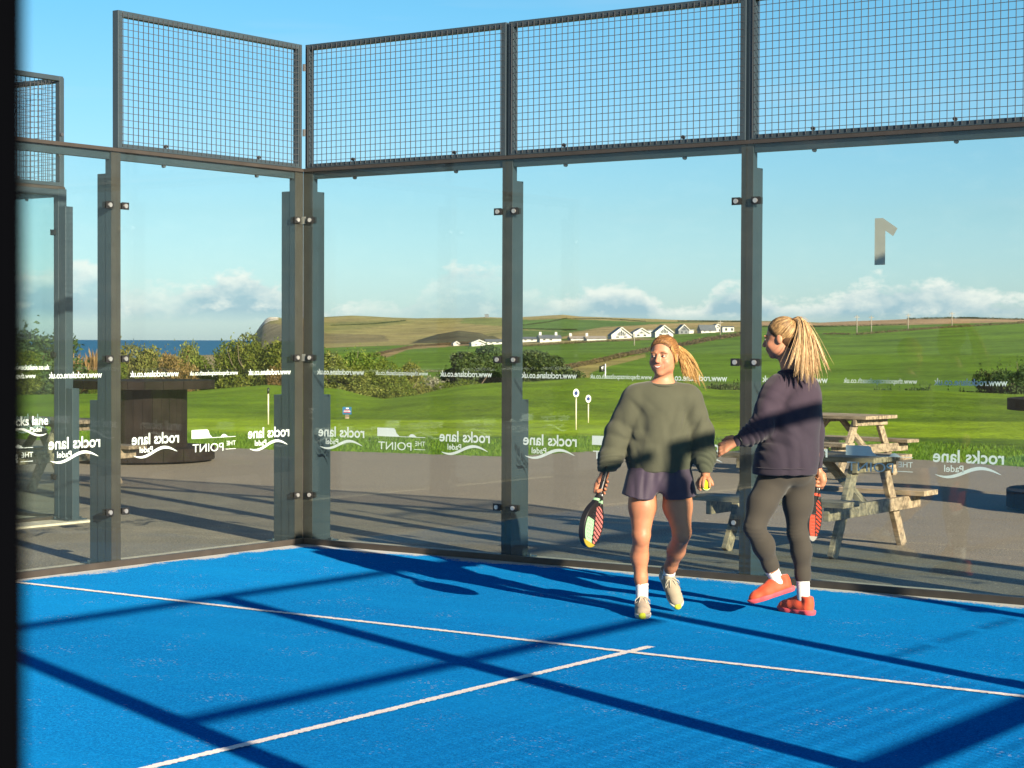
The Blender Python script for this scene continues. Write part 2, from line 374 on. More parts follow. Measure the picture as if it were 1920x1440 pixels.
# rows seen (pixel Y) for each distance knot, per column; None -> derived
KY = {
 50: ([-300, 600, 700, 860, 1100, 2300], [750, 752, 760, 752, 750, 752]),
 60: ([-300, 340, 450, 500, 600, 640, 680, 720, 780, 830, 870, 920, 1000, 1045, 1100, 1180, 1260, 1350, 1540, 1750, 1900, 2300],
      [738, 736, 727, 724, 729, 733, 745, 753, 746, 734, 727, 723, 720, 716, 711, 712, 722, 729, 727, 730, 737, 738]),
 75: ([-300, 2300], [768, 768]), 110: ([-300, 2300], [775, 775]), 180: ([-300, 1000, 2300], [750, 745, 745]),
 260: ([-300, 480, 600, 950, 1060, 1200, 1400, 2300], [735, 730, 717, 715, 716, 722, 735, 738]),
 400: ([-300, 480, 600, 950, 1200, 1400, 1600, 1920, 2300], [720, 716, 690, 688, 690, 688, 684, 672, 660]),
 600: ([-300, 480, 600, 950, 1200, 1400, 1600, 1920, 2300], [712, 704, 668, 664, 660, 652, 647, 634, 620]),
 800: ([-300, 480, 600, 850, 950, 1060, 1200, 1300, 1400, 1545, 1600, 1750, 1920, 2300], [706, 700, 660, 650, 643, 638, 634, 630, 624, 625, 627, 617, 607, 600]),
 1000: ([-300, 480, 600, 850, 950, 1060, 1200, 1400, 1545, 1600, 1750, 1920, 2300], [702, 698, 650, 644, 638, 632, 626, 618, 616, 616, 612, 608, 602]),
 1400: ([-300, 480, 560, 775, 820, 860, 900, 935, 980, 1060, 1200, 1400, 1530, 1600, 1720, 1920, 2300], [715, 712, 648, 641, 626, 619, 624, 638, 628, 622, 613, 605, 606, 602, 598, 600, 596]),
 1600: ([-300, 480, 560, 775, 860, 980, 1060, 1200, 1400, 1530, 2300], [712, 706, 644, 637, 636, 625, 618, 610, 606, 610, 608]),
 1900: ([-300, 462, 488, 530, 600, 775, 980, 1060, 1200, 1400, 2300], [705, 690, 650, 626, 618, 620, 610, 606, 604, 604, 612]),
 2300: ([-300, 466, 477, 487, 496, 505, 518, 535, 560, 600, 660, 780, 860, 910, 945, 980, 1055, 1085, 1200, 1400, 1530, 2300],
        [700, 662, 627, 611, 600, 595, 594, 597, 596, 595, 593, 597.5, 596, 593.5, 595, 594, 591.5, 595, 599, 602.5, 612, 614]),
 2700: ([-300, 466, 500, 2300], [697, 690, 612, 614]), 3600: ([-300, 480, 520, 2300], [695, 690, 650, 640]), 9000: ([-300, 480, 2300], [670, 662, 655])}
def Ytab(d, u):
    a, b = KY[d]; return np.interp(u, a, b)
_ph = RNG.uniform(0, 6.28, 24)
def wob(x, y, s):
    o = 0
    for i in range(6):
        a = i*1.13+.3; o = o+np.sin((x*cos(a)+y*sin(a))/s*(1+.37*i)+_ph[i])/(1+.5*i)
    return o/3
def terrain_z(u, D):
    """u, D arrays (same shape) -> z"""
    u = np.clip(u, -300, 2300); Z = [np.full_like(u, -.05), np.full_like(u, -.05), np.full_like(u, -.03)]
    for d in KD[3:]: Z.append(CZ-(Ytab(int(d), u)-hor(u))*d/FPX)
    Z = np.array(Z); k = np.clip(np.searchsorted(KD, D, side='right')-1, 0, len(KD)-2)
    t = (D-KD[k])/(KD[k+1]-KD[k]); t = np.clip(t, 0, 1)
    # catmull-rom slopes, kept monotone-ish
    def G(i): i = np.clip(i, 0, len(KD)-1); return np.take_along_axis(Z, i[None], 0)[0], KD[i]
    z0, d0 = G(k); z1, d1 = G(k+1); zm, dm = G(k-1); zp, dp = G(k+2)
    s0 = np.where(k > 0, (z1-zm)/np.maximum(d1-dm, 1e-6), 0); s1 = (zp-z0)/np.maximum(dp-d0, 1e-6)
    s0 = np.where(k <= 1, 0, s0); s1 = np.where(k+1 <= 2, 0, s1)
    lin = (z1-z0)/(d1-d0); lim = 2.5*np.abs(lin); s0 = np.clip(s0, -lim, lim); s1 = np.clip(s1, -lim, lim)
    h = d1-d0; t2 = t*t; t3 = t2*t
    return (2*t3-3*t2+1)*z0+(t3-2*t2+t)*h*s0+(-2*t3+3*t2)*z1+(t3-t2)*h*s1
def tz_xy(x, y):
    u, D = to_uD(np.asarray(x, float), np.asarray(y, float)); D = np.maximum(D, .01)
    z = terrain_z(u, D)
    amp = np.interp(D, [41, 46, 58, 70, 200, 2000], [0, .30, .10, .2, .6, 1.5])
    return z+amp*wob(np.asarray(x, float), np.asarray(y, float), np.interp(D, [40, 70, 400], [2.2, 6, 40]))
def ground_at(u, Y, dmin=60, dmax=3000):
    """first point of the hillside seen at (u, Y)"""
    D = np.geomspace(dmin, dmax, 1500)
    P = np.array([CX, CY])[None]+AXH[None]*D[:, None]+RT0[None, :2]*((u-960)/FPX*D)[:, None]
    z = tz_xy(P[:, 0], P[:, 1]); yy = hor(u)+(CZ-z)*FPX/D
    i = int(np.argmax(yy <= Y)) if (yy <= Y).any() else int(np.argmin(yy)); return np.array([P[i, 0], P[i, 1], z[i]]), D[i]

def inpoly(u, y, poly):
    r = np.zeros(u.shape, bool); n = len(poly)
    for i in range(n):
        x1, y1 = poly[i]; x2, y2 = poly[(i+1) % n]
        c = ((y1 > y) != (y2 > y)) & (u < (x2-x1)*(y-y1)/(y2-y1+1e-9)+x1); r ^= c
    return r
def build_terrain():
    ang = np.r_[np.linspace(-180, -24, 60)[:-1], np.degrees(np.arctan((np.arange(-660, 2600, 4.5)-960)/FPX)), np.linspace(26, 180, 60)[1:]]
    R = np.r_[0.5, 12, 24, np.arange(27, 62, .75), np.geomspace(62, 250, 40)[1:], np.geomspace(250, 1000, 130)[1:], np.geomspace(1000, 2900, 110)[1:], np.geomspace(2900, 9000, 12)[1:]]
    A, RR = np.meshgrid(np.radians(ang), R)
    x = CX+RR*(np.cos(A)*AXH[0]+np.sin(A)*RT0[0]); y = CY+RR*(np.cos(A)*AXH[1]+np.sin(A)*RT0[1])
    D = RR*np.maximum(np.cos(A), .35); U = 960+FPX*np.tan(np.clip(A, -.45, .45)); U = np.clip(U, -300, 2300)
    z = terrain_z(U, D)
    back = np.abs(A) > .6
    amp = np.interp(D, [41, 46, 58, 70, 200, 2000], [0, .30, .10, .2, .6, 1.5])
    z = z+amp*wob(x, y, np.interp(D, [40, 70, 400], [2.2, 6, 40])); z = np.where(back, np.minimum(z, -.05), z)
    Yp = hor(U)+(CZ-z)*FPX/D
    n1 = wob(x, y, 35); n2 = wob(x+300, y*1.7, 110); n3 = wob(x*.6, y*2.2, 14)
    c = np.zeros(x.shape+(3,)); g = np.array
    c[:] = g([.085, .150, .009])
    m = (D >= 34) & (D < 41); c[m] = g([.19, .28, .006])
    m = (D >= 41) & (D < 62); c[m] = g([.130, .205, .006]); n4 = wob(x*.5, y*2.6, 3.1); c[m] += (np.clip(n3[m]*.8+n4[m]*.9, -1, 1))[:, None]*g([.048, .060, .003])  # streaky mottling puts the mounds' light and dark slopes into the colour
    far = D >= 900; L = (D >= 62) & (D < 900)
    c[L] = g([.095, .165, .012]); c[L] += (np.clip(n2[L], -1, 1)*.2)[:, None]*g([.03, .05, .005])
    tan = g([.30, .235, .095]); gr = g([.115, .150, .030]); dk = g([.085, .075, .035]); rock = g([.27, .20, .14])
    f = np.clip(.45+.55*n2+.35*n1, 0, 1)[..., None]
    base = tan*(1-f*.55)+gr*f*.55
    c[far] = base[far]
    def paint(poly, colr, cond=far, a=1.0):
        q = inpoly(U, Yp, poly) & cond; c[q] = c[q]*(1-a)+g(colr)*a
    paint([(975, 600), (1060, 598), (1210, 604), (1330, 604), (1130, 613), (1080, 622), (975, 617)], [.09, .155, .03])
    paint([(975, 619), (1075, 622), (1060, 632), (975, 634)], [.10, .15, .03])
    paint([(1040, 634), (1130, 615), (1250, 606), (1400, 603), (1400, 612), (1250, 616), (1150, 640), (1040, 640)], [.32, .24, .10])
    paint([(870, 597), (945, 597), (945, 612), (860, 606)], [.12, .165, .035], a=.7)
    paint([(600, 605), (720, 600), (780, 604), (700, 614), (600, 622)], [.13, .14, .04], a=.6)
    paint([(600, 625), (720, 628), (730, 640), (600, 645)], [.15, .12, .06], a=.7)
    q = inpoly(U, Yp, [(765, 645), (790, 636), (820, 624), (860, 616), (900, 621), (935, 634), (950, 645)]) & (D > 1000) & (D < 1600); c[q] = dk+(np.clip(n1[q], -1, 1)*.5)[:, None]*g([.03, .05, .015])
    q = far & (U < 600) & (D > 1700) & (Yp > 606+.10*(U-500)); c[q] = (rock*(1+.4*n1[q])[:, None]+g([.14, .13, .05]))*.6
    q = far & (U < 520) & (D > 2200) & (Yp < 616) & (U > 482); c[q] = g([.62, .54, .42])*(1+.4*n1[q])[:, None]
    paint([(1425, 603), (1530, 606), (1620, 600), (1720, 597), (2300, 596), (2300, 606), (1920, 603), (1640, 611), (1425, 612)], [.33, .22, .12])
    paint([(1425, 611), (1640, 611), (1920, 604), (1920, 612), (1600, 630), (1425, 634)], [.09, .16, .02])
    # dry grassy bank below the near hedge, left of the flag
    paint([(1060, 692), (1130, 678), (1210, 663), (1210, 670), (1130, 690), (1105, 700), (1110, 712), (1050, 714)], [.26, .21, .07], L)
    paint([(975, 641), (1180, 632), (1240, 636), (1130, 640), (975, 648)], [.26, .21, .09], (D > 500) & (D < 1300))
    paint([(700, 668), (760, 650), (900, 642), (905, 646), (765, 655), (720, 672)], [.25, .17, .08], L)
    nr, nc = x.shape; V = np.c_[x.ravel(), y.ravel(), z.ravel()]
    idx = np.arange(nr*nc).reshape(nr, nc)
    F = np.stack([idx[:-1, :-1], idx[:-1, 1:], idx[1:, 1:], idx[1:, :-1]], -1).reshape(-1, 4)[:, ::-1]
    me = npmesh('grassland', V, F, True, np.clip(c.reshape(-1, 3), .002, 1))
    link('grassland', me, MAT['terrain'], kind='structure')
build_terrain()
MB().add([(-9e4, 1200, -33), (9e4, 1200, -33), (2.2e5, 2.4e5, -33), (-2.2e5, 2.4e5, -33)], [(0, 1, 2, 3)]).build('sea', MAT['sea'], kind='structure')

# asphalt yard with its wavy grass edge
def build_yard():
    px = [(-900, 800), (-300, 812), (0, 822), (200, 829), (345, 836), (450, 841), (700, 848), (940, 856), (1020, 851), (1110, 846), (1350, 849), (1600, 857), (1700, 860), (1900, 874), (2200, 905), (2700, 990)]
    w = [un(a, b)[:2] for a, b in px]; pts = []
    for i in range(len(w)-1):
        for t in np.linspace(0, 1, 24, endpoint=False): p = w[i]*(1-t)+w[i+1]*t; pts.append(p+RNG.normal(0, .035, 2))
    pts.append(w[-1])
    poly = [(p[0], p[1]) for p in pts]+[(60, -10), (60, -60), (-60, -60), (-60, 0)]
    MB().add([(a, b, 0) for a, b in poly], [tuple(range(len(poly)))[::-1]]).build('asphalt_yard', MAT['asphalt'], kind='structure')
    return pts
EDGE = build_yard()
def build_grass():
    # short rough grass beside the yard: real blades
    e = np.array(EDGE); V = []; n = 60000
    k = RNG.integers(40, len(e)-40, n); off = RNG.beta(1.0, 1.6, n)*5.5-.04
    t = e[k]+RNG.uniform(-.4, .4, (n, 2)); d = t-np.array([CX, CY]); d /= np.linalg.norm(d, axis=1)[:, None]
    p = t+d*off[:, None]; h = RNG.uniform(.03, .075, n); a = RNG.uniform(0, 6.28, n); w = .007
    z = np.full(n, -.045); s = np.c_[np.cos(a), np.sin(a)]*w; ln = RNG.normal(0, .025, (n, 2))
    V = np.stack([np.c_[p-s, z], np.c_[p+s, z], np.c_[p+ln, z+h]], 1).reshape(-1, 3)
    me = npmesh('grass', V, np.arange(3*n).reshape(-1, 3))
    link('grass', me, MAT['blade'], kind='stuff', label='short rough grass growing along the edge of the asphalt', category='grass')
build_grass()

# ================================================================== COURT
def court_floor(x0, name):
    MB().add([(x0, -20, .004), (x0+10, -20, .004), (x0+10, 0, .004), (x0, 0, .004)], [(0, 1, 2, 3)]).build(name, MAT['turf'], kind='structure')
MB().add([(0, -20, .004), (10, -20, .004), (10, 0, .004), (0, 0, .004)], [(0, 1, 2, 3)]).build('court_turf', MAT['turf'], kind='structure')
def strip(x0, x1, y0, y1, z, jag=.003):
    # subdivided line with fibrous edges
    L = max(x1-x0, y1-y0); n = int(L/.012); t = np.linspace(0, 1, n+1)
    if x1-x0 > y1-y0:
        a = np.c_[x0+(x1-x0)*t, y0+RNG.normal(0, jag, n+1)+.004*np.sin(t*L*2.1)]; b = np.c_[x0+(x1-x0)*t, y1+RNG.normal(0, jag, n+1)+.004*np.sin(t*L*2.1)]
    else:
        a = np.c_[x1+RNG.normal(0, jag, n+1)+.004*np.sin(t*L*2.3), y0+(y1-y0)*t]; b = np.c_[x0+RNG.normal(0, jag, n+1)+.004*np.sin(t*L*2.3), y0+(y1-y0)*t]
    V = np.r_[np.c_[a, np.full(n+1, z)], np.c_[b, np.full(n+1, z)]]; i = np.arange(n)
    F = np.c_[i, i+1, n+2+i, n+1+i]
    return V, F
V, F = strip(.02, 9.98, -3.075, -3.025, .008); link('service_line', npmesh('service_line', V, F), MAT['line'], kind='structure')
V, F = strip(4.975, 5.025, -17.2, -2.85, .012); link('centre_line', npmesh('centre_line', V, F), MAT['line'], kind='structure')
MB().box(-.30, -.03, -8, .30, -.1, .018).box(-.03, 10.3, .03, .30, -.1, .019).build('concrete_footing', MAT['concrete'], kind='structure')
MB().box(-3.07, -2.75, -8, .30, -.1, .018).box(-13.3, -3.13, .03, .30, -.1, .019).build('concrete_footing', MAT['concrete'], kind='structure')
MB().add([(-13.1, -20, .004), (-3.13, -20, .004), (-3.13, -.03, .004), (-13.1, -.03, .004)], [(0, 1, 2, 3)]).build('court_turf', MAT['turf'], kind='structure')

# ---- decals (readable from outside, so mirrored from the court)
_textcache = {}
def text_mesh(txt, size, bold=.0):
    key = (txt, size, bold)
    if key in _textcache: return _textcache[key]
    cu = bpy.data.curves.new('lettering', 'FONT'); cu.body = txt; cu.size = size; cu.offset = bold; cu.align_x = 'CENTER'; cu.resolution_u = 4
    o = bpy.data.objects.new('tmp', cu); COL.objects.link(o); bpy.context.view_layer.update()
    me = bpy.data.meshes.new_from_object(o.evaluated_get(bpy.context.evaluated_depsgraph_get()))
    bpy.data.objects.remove(o); bpy.data.curves.remove(cu)
    co = np.zeros(len(me.vertices)*3, np.float32); me.vertices.foreach_get('co', co); co = co.reshape(-1, 3)
    F = [tuple(p.vertices) for p in me.polygons]; bpy.data.meshes.remove(me)
    _textcache[key] = (co, F); return co, F
class Decal:
    """collects flat shapes in (s, z) on the outer face, then extrudes a hair"""
    def __init__(s): s.V = []; s.F = []
    def text(s, txt, cx, z, size, width=None, bold=0):
        co, F = text_mesh(txt, size, bold); w = co[:, 0].max()-co[:, 0].min(); k = 1 if width is None else width/w
        x0 = (co[:, 0].max()+co[:, 0].min())/2; b = len(s.V)
        s.V += [(cx+(a-x0)*k, z+c) for a, c, _ in co]; s.F += [tuple(b+i for i in f) for f in F]
    def poly(s, pts): b = len(s.V); s.V += pts; s.F.append(tuple(range(b, b+len(pts))))
    def strip(s, up, lo):
        b = len(s.V); n = len(up); s.V += list(up)+list(lo)
        for i in range(n-1): s.F.append((b+i, b+i+1, b+n+i+1, b+n+i))
    def build(s, name, fn, mat, parent, **k):
        V = [fn(a, z, .0004) for a, z in s.V]; me = bpy.data.meshes.new(name); me.from_pydata([tuple(v) for v in V], [], s.F); me.update()
        o = link(name, me, mat, parent, **k); return o
def rocks_logo(d, c, z):
    d.text('rocks lane', c, z+.075, .115, .475, .0020)
    d.text('Padel', c+.095, z+.014, .062, .13, .0007)
    t = np.linspace(0, 1, 26); x = c-.22+.44*t
    mid = z+.012+.032*np.sin((t-.02)*2*pi*.92)-.0+.012*t*0
    th = .011*np.sin(pi*np.clip(t, 0.0, 1))**.7+.0008
    d.strip([(a, m+h) for a, m, h in zip(x, mid, th)], [(a, m-h) for a, m, h in zip(x, mid, th)])
def point_logo(d, c, z):
    d.text('POINT', c+.065, z-.008, .088, .33, 0); d.text('THE', c-.185, z+.03, .05, .10, 0)
    d.strip([(c-.235, z+.004), (c-.125, z+.004)], [(c-.235, z), (c-.125, z)])
    d.strip([(c-.235, z+.098), (c+.24, z+.098)], [(c-.235, z+.094), (c+.24, z+.094)])
    d.poly([(c+.02, z+.098), (c+.03, z+.108), (c+.048, z+.120), (c+.06, z+.150), (c+.075, z+.160), (c+.24, z+.160), (c+.24, z+.098)])
    d.poly([(c-.15, z+.098), (c-.13, z+.112), (c-.105, z+.120), (c-.085, z+.114), (c-.07, z+.098)])
class Wall:
    """axis frame: P(s, o, z): s along the wall, o outwards"""
    def __init__(w, origin, along, outw): w.o = np.array(origin, float); w.a = np.array(along, float); w.n = np.array(outw, float)
    def P(w, s, o, z): q = w.o+w.a*s+w.n*o; return (q[0], q[1], z)
    def box(w, mb, s0, s1, o0, o1, z0, z1):
        V = [w.P(s, o, z) for s in (s0, s1) for o in (o0, o1) for z in (z0, z1)]
        F = [(0, 1, 3, 2), (4, 6, 7, 5), (0, 4, 5, 1), (2, 3, 7, 6), (0, 2, 6, 4), (1, 5, 7, 3)]
        if w.a[0]*w.n[1]-w.a[1]*w.n[0] < 0: F = [f[::-1] for f in F]
        return mb.add(V, F)
    def cyl(w, mb, s, z, o0, o1, r, n=10):
        V = []; 
        for o in (o0, o1):
            for k in range(n): V.append(w.P(s+r*cos(2*pi*k/n), o, z+r*sin(2*pi*k/n)))
        F = [tuple(range(n))[::-1], tuple(range(n, 2*n))]+[(k, (k+1) % n, n+(k+1) % n, n+k) for k in range(n)]
        return mb.add(V, F)
GT = .012
def glass_wall(label, origin, along, outw, npan, mesh_on, reads, ends=(True, True), number=None, cat='glass screen', group=None, JT=None):
    JT = JT or [2*q for q in range(npan+1)]
    w = Wall(origin, along, outw)
    root = empty('glass_screen', (0, 0, 0), label=label, category=cat, group=group)
    L = 2*npan
    for i in range(npan):
        s0, s1 = JT[i]+.004, JT[i+1]-.004
        mb = MB(); w.box(mb, s0, s1, 0, GT, .045, 2.985)
        g = mb.build('glass_pane', MAT['glass'], root)
        # decals on outer face; text x grows so that it reads from outside
        sgn = reads; c = 2*i+1
        fn = lambda a, z, e, c=c, sgn=sgn: w.P(c+sgn*a, GT+e, z)
        for q in (-.61, .61): d = Decal(); rocks_logo(d, q, .80); d.build('logo', fn, MAT['white_vinyl'], g)
        d = Decal(); point_logo(d, 0, .80); d.build('logo', fn, MAT['white_vinyl'], g)
        for q in (-.62, .62): d = Decal(); d.text('www.rockslane.co.uk', q, 1.368, .062, .49, .0012); d.build('lettering', fn, MAT['white_vinyl'], g)
        d = Decal(); d.text('www.thepointatpolzeath.co.uk', 0, 1.372, .048, .52, .0005); d.build('lettering', fn, MAT['white_vinyl'], g)
        if number is not None and number == i:
            d = Decal(); d.poly([(-.03, 0), (.0450, 0), (.0450, .305), (-.012, .305), (-.115, .235), (-.085, .185), (-.03, .222)])
            d.build('number', lambda a, z, e: w.P(c+sgn*a-.0, GT+e, z+2.145), MAT['grey_vinyl'], g)
    # posts behind the joints, stepped stiffeners growing towards the foot
    for j in range(npan+1):
        s = JT[j]
        if j == 0 and not ends[0] or j == npan and not ends[1]: continue
        e0 = -.045 if 0 < j < npan else (-.012 if j == 0 else -.085); e1 = e0+.09 if 0 < j < npan else (.085 if j == 0 else .012)
        mb = MB(); w.box(mb, s+e0, s+e1, GT+.004, GT+.062, .02, 2.99)
        post = mb.build('post', MAT['steel'], root, .002)
        mb = MB(); w.box(mb, s+e0, s+e1, GT+.001, GT+.004, .03, 2.985); mb.build('gasket', MAT['steel_front'], post)
        mb = MB(); w.box(mb, s+e0+.004, s+e1-.004, GT+.062, GT+.150, .021, 2.83); w.box(mb, s+e0+.008, s+e1-.008, GT+.150, GT+.235, .022, 1.20)
        mb.build('stiffener', MAT['steel'], post, .003)
        mb = MB(); w.box(mb, s+e0-.06, s+e1+.06, GT+.004, GT+.26, .019, .028)
        for ds, do in ((-.035, .05), (-.035, .2), (.035, .05), (.035, .2)):
            q = e0+ds if ds < 0 else e1+ds
            mb.add([w.P(s+q+.012*cos(k), GT+do+.012*sin(k), zz) for zz in (.028, .045) for k in np.linspace(0, 2*pi, 7)[:-1]], [tuple(range(6)), tuple(range(6, 12))]+[(k, (k+1) % 6, 6+(k+1) % 6, 6+k) for k in range(6)])
        mb.build('base_plate', MAT['steel'], post)
        for z in (2.6, 1.5, .4):
            for sd in (-1, 1):
                if j == 0 and sd < 0 or j == npan and sd > 0: continue
                cs = s+sd*.075
                mb = MB(); w.box(mb, cs-.034, cs+.034, -.007, -.001, z-.026, z+.026)
                cl = mb.build('clamp', MAT['clamp'], post)
                mb = MB(); w.cyl(mb, cs, z, -.016, -.007, .0165, 14); mb.build('bolt', MAT['bolt'], cl)
                mb = MB(); w.box(mb, cs-.03, cs+.03, GT+.001, GT+.03, z-.022, z+.022); mb.build('bracket', MAT['clamp'], cl)
    mb = MB()
    w.box(mb, 0, L, -.022, -.002, .003, .050); w.box(mb, 0, L, GT+.001, GT+.03, .019, .045); mb.build('base_rail', MAT['steel_front'], root, .002)
    mb = MB(); w.box(mb, 0, L, -.004, .062, 2.985, 3.012); mb.build('top_rail', MAT['steel_front'], root, .002)
    mb = MB()
    for i in range(npan): w.box(mb, JT[i]+.05, JT[i+1]-.05, GT+.012, GT+.060, 2.93, 2.984)
    mb.build('beam', MAT['steel'], root)
    for i in range(npan):
        for q in (.5, 1.5):
            for z_, o_ in ((2.922, GT+.02), (3.064, .01)): mb = MB(); w.cyl(mb, 2*i+q, z_, o_, o_+.02, .014, 8); mb.build('rail_bolt', MAT['wire'], root)
    # wire mesh panels on top
    for i in mesh_on:
        s0, s1 = JT[i]+.014, JT[i+1]-.014; t = .042; z0, z1 = 3.014, 4.0
        mb = MB(); w.box(mb, s0, s0+t, .004, .062, z0, z1); w.box(mb, s1-t, s1, .004, .062, z0, z1)
        w.box(mb, s0+t, s1-t, .004, .062, z0, z0+t*.8); w.box(mb, s0+t, s1-t, .004, .062, z1-t, z1)
        fr = mb.build('mesh_panel', MAT['steel'], root, .002)
        mb = MB(); h = .0019
        for x in np.arange(s0+.03, s1-.005, .05): w.box(mb, x-h, x+h, -.004, .001, z0+.012, z1-.012)
        for z in np.arange(z0+.055, z1-.02, .05): w.box(mb, s0+.012, s1-.012, .0012, .0058, z-h, z+h)
        # the wires stand proud of the frame
        mb.build('wire_mesh', MAT['wire'], fr)
    return root
glass_wall('long glass back wall of the blue court behind the two women, mesh above', (0, 0, 0), (1, 0, 0), (0, 1, 0), 5, range(5), -1, number=2, JT=[0, 2, 4.01, 6.17, 8.1, 10])
glass_wall('glass side wall of the blue court left of the corner, one mesh panel above it', (0, 0, 0), (0, -1, 0), (-1, 0, 0), 2, [0], 1)
glass_wall('glass side wall of the blue court on the right, outside the picture, throwing shadows', (10, 0, 0), (0, -1, 0), (1, 0, 0), 2, [0], -1)
glass_wall('side wall of the neighbouring court with mesh on top, at the far left', (-3.1, .2, 0), (0, -1, 0), (1, 0, 0), 2, [0], -1)
glass_wall('back wall of the neighbouring court at the far left, seen through its side mesh', (-3.1, .2, 0), (-1, 0, 0), (0, 1, 0), 5, range(5), 1, ends=(False, True))
# small clips holding the two corner mesh panels together
for z, nm in ((3.82, 'uppermost small pale metal clip joining the mesh frames at the court corner'), (3.30, 'small pale metal clip low between the mesh frames at the court corner'),
              (2.6, 'small pale metal clip high between the glass panes at the court corner'), (1.5, 'small pale metal clip at eye height between the glass panes at the court corner')):
    MB().box(-.012, .012, .0, .012, z-.028, z+.028).build('corner_clip', MAT['bolt'], None, label=nm, category='clip', group='clips at the court corner')

def mesh_fence(label, origin, along, outw, L):
    w = Wall(origin, along, outw); root = empty('mesh_fence', label=label, category='mesh fence')
    for j in range(int(L//2)+1):
        if j == 0: continue
        mb = MB(); w.box(mb, 2*j-.05, 2*j+.05, 0, .16, 0, 3.0); mb.build('post', MAT['steel'], root, .003)
    for z, h in ((1.0, .08), (2.0, .05), (2.97, .06)):
        mb = MB(); w.box(mb, .09, L, .0, .05, z-h/2, z+h/2); mb.build('rail', MAT['steel'], root)
    mb = MB(); h = .002
    for x in np.arange(.1, L, .05): w.box(mb, x-h, x+h, -.005, -.001, .05, 2.97)
    for z in np.arange(.1, 2.95, .05): w.box(mb, .1, L, -.001, .003, z-h, z+h)
    mb.build('wire_mesh', MAT['wire'], root); return root
mesh_fence('wire mesh side fence right of the court, throwing shadows on the turf', (10, -4, 0), (0, -1, 0), (1, 0, 0), 4.05)
# gate post next to the camera, one even near-black colour
mb = MB(); mb.box(9.93, 10.05, -11.62, -11.3955, 0, 3.2)
mb.build('gate_post', MAT['black'], None, .004, label='out of focus black gate post filling the left edge', category='gate post')

# ================================================================== FURNITURE
def spool_table(c, rz, label):
    root = empty('cable_drum_table', c, rz, label=label, category='drum table', group='tables made from big wooden cable drums')
    def disc(name, z0, z1, R, n=9):
        mb = MB(); w = 2*R/n
        for i in range(n):
            x0, x1 = -R+i*w+.004, -R+(i+1)*w-.004; pts = []
            xs = np.linspace(x0, x1, 5)
            up = [(x, math.sqrt(max(R*R-x*x, 1e-4))) for x in xs]
            if up[0][1] < .03 and up[-1][1] < .03: continue
            lo = [(x, -y) for x, y in up[::-1]]; dz = random.uniform(-.002, .002)
            mb.prism(up+lo, lambda u, v, t: (u, v, t), z1+dz, z0)
        # second layer crosswise
        mb.lathe([(R-.012, z0+.004), (R-.012, (z0+z1)/2-.004)], 48)
        return mb.build(name, MAT['wood_dark'], root)
    disc('base', .03, .20, .97); disc('tabletop', .985, 1.095, .97)
    mb = MB(); n = 30; r = .60
    for k in range(n):
        a0, a1 = 2*pi*k/n+.004, 2*pi*(k+1)/n-.004; q = r+random.uniform(-.004, .004)
        P = [(q*cos(a0), q*sin(a0)), (q*cos(a1), q*sin(a1)), ((q-.05)*cos(a1), (q-.05)*sin(a1)), ((q-.05)*cos(a0), (q-.05)*sin(a0))]
        mb.prism(P, lambda u, v, t: (u, v, t), .985, .19)
    mb.lathe([(.545, .19), (.545, .985)], 30); mb.build('barrel', MAT['wood_dark'], root)
    mb = MB()
    for sx, sy in ((.4, .4), (-.4, .4), (.4, -.4), (-.4, -.4)): mb.box(sx-.2, sx+.2, sy-.06, sy+.06, 0, .03)
    mb.build('foot_block', MAT['wood_dark'], root)
    return root
p = un(267, 864); spool_table((p[0], p[1], 0), .5, 'dark wooden cable drum table on the asphalt behind the left glass wall')
p = un(2078, 958); spool_table((p[0], p[1], 0), 1.1, 'dark round cable drum table just entering the right edge')

def picnic_table(label):
    root = empty('picnic_table', label=label, category='picnic table', group='wooden A-frame picnic tables on the asphalt')
    L = .66
    mb = MB()
    for i in range(5): y = -.36+i*.147; mb.box(-L+random.uniform(-.006, .006), L+random.uniform(-.006, .006), y, y+.138, .715, .757)
    mb.build('tabletop', MAT['wood'], root, .004)
    for sg in (-1, 1):
        mb = MB()
        for i in range(2): y = sg*.735-.137+i*.142; mb.box(-L+random.uniform(-.006, .006), L+random.uniform(-.006, .006), y, y+.134, .405, .447)
        mb.build('seat', MAT['wood'], root, .004)
    for sx in (-1, 1):
        x = sx*.455
        for sg in (-1, 1):
            mb = MB(); mb.beam((x, sg*.64, 0), (x, sg*.24, .715), .045, .10, (0, 1, 0)); mb.build('leg', MAT['wood'], root, .004)
        xx = x+sx*.048
        MB().box(xx-.0225, xx+.0225, -.84, .84, .300, .402).build('seat_bearer', MAT['wood'], root, .004)
        MB().box(xx-.0225, xx+.0225, -.36, .36, .635, .713).build('top_bearer', MAT['wood'], root, .004)
        mb = MB(); mb.beam((x-sx*.03, 0, .36), (sx*.08, 0, .713), .09, .045, (0, 0, 1)); mb.build('brace', MAT['wood'], root, .003)
    mb = MB(); mb.box(-.04, .04, -.33, .33, .67, .713); mb.build('middle_batten', MAT['wood'], root)
    return root
T1 = picnic_table('nearest wooden picnic table on the asphalt behind the dark-clad woman'); T1.location = (3.42, 2.27, 0)
T2 = copy_tree(T1); T2.location = (-.18, 10.0, 0); T2.rotation_euler = (0, 0, -.12); T2['label'] = 'smaller looking picnic table farther back, its top showing above the nearest table'
T3 = copy_tree(T1); T3.location = (-6.35, 2.88, 0); T3['label'] = 'picnic table by the neighbouring court at the far left, half hidden by posts'

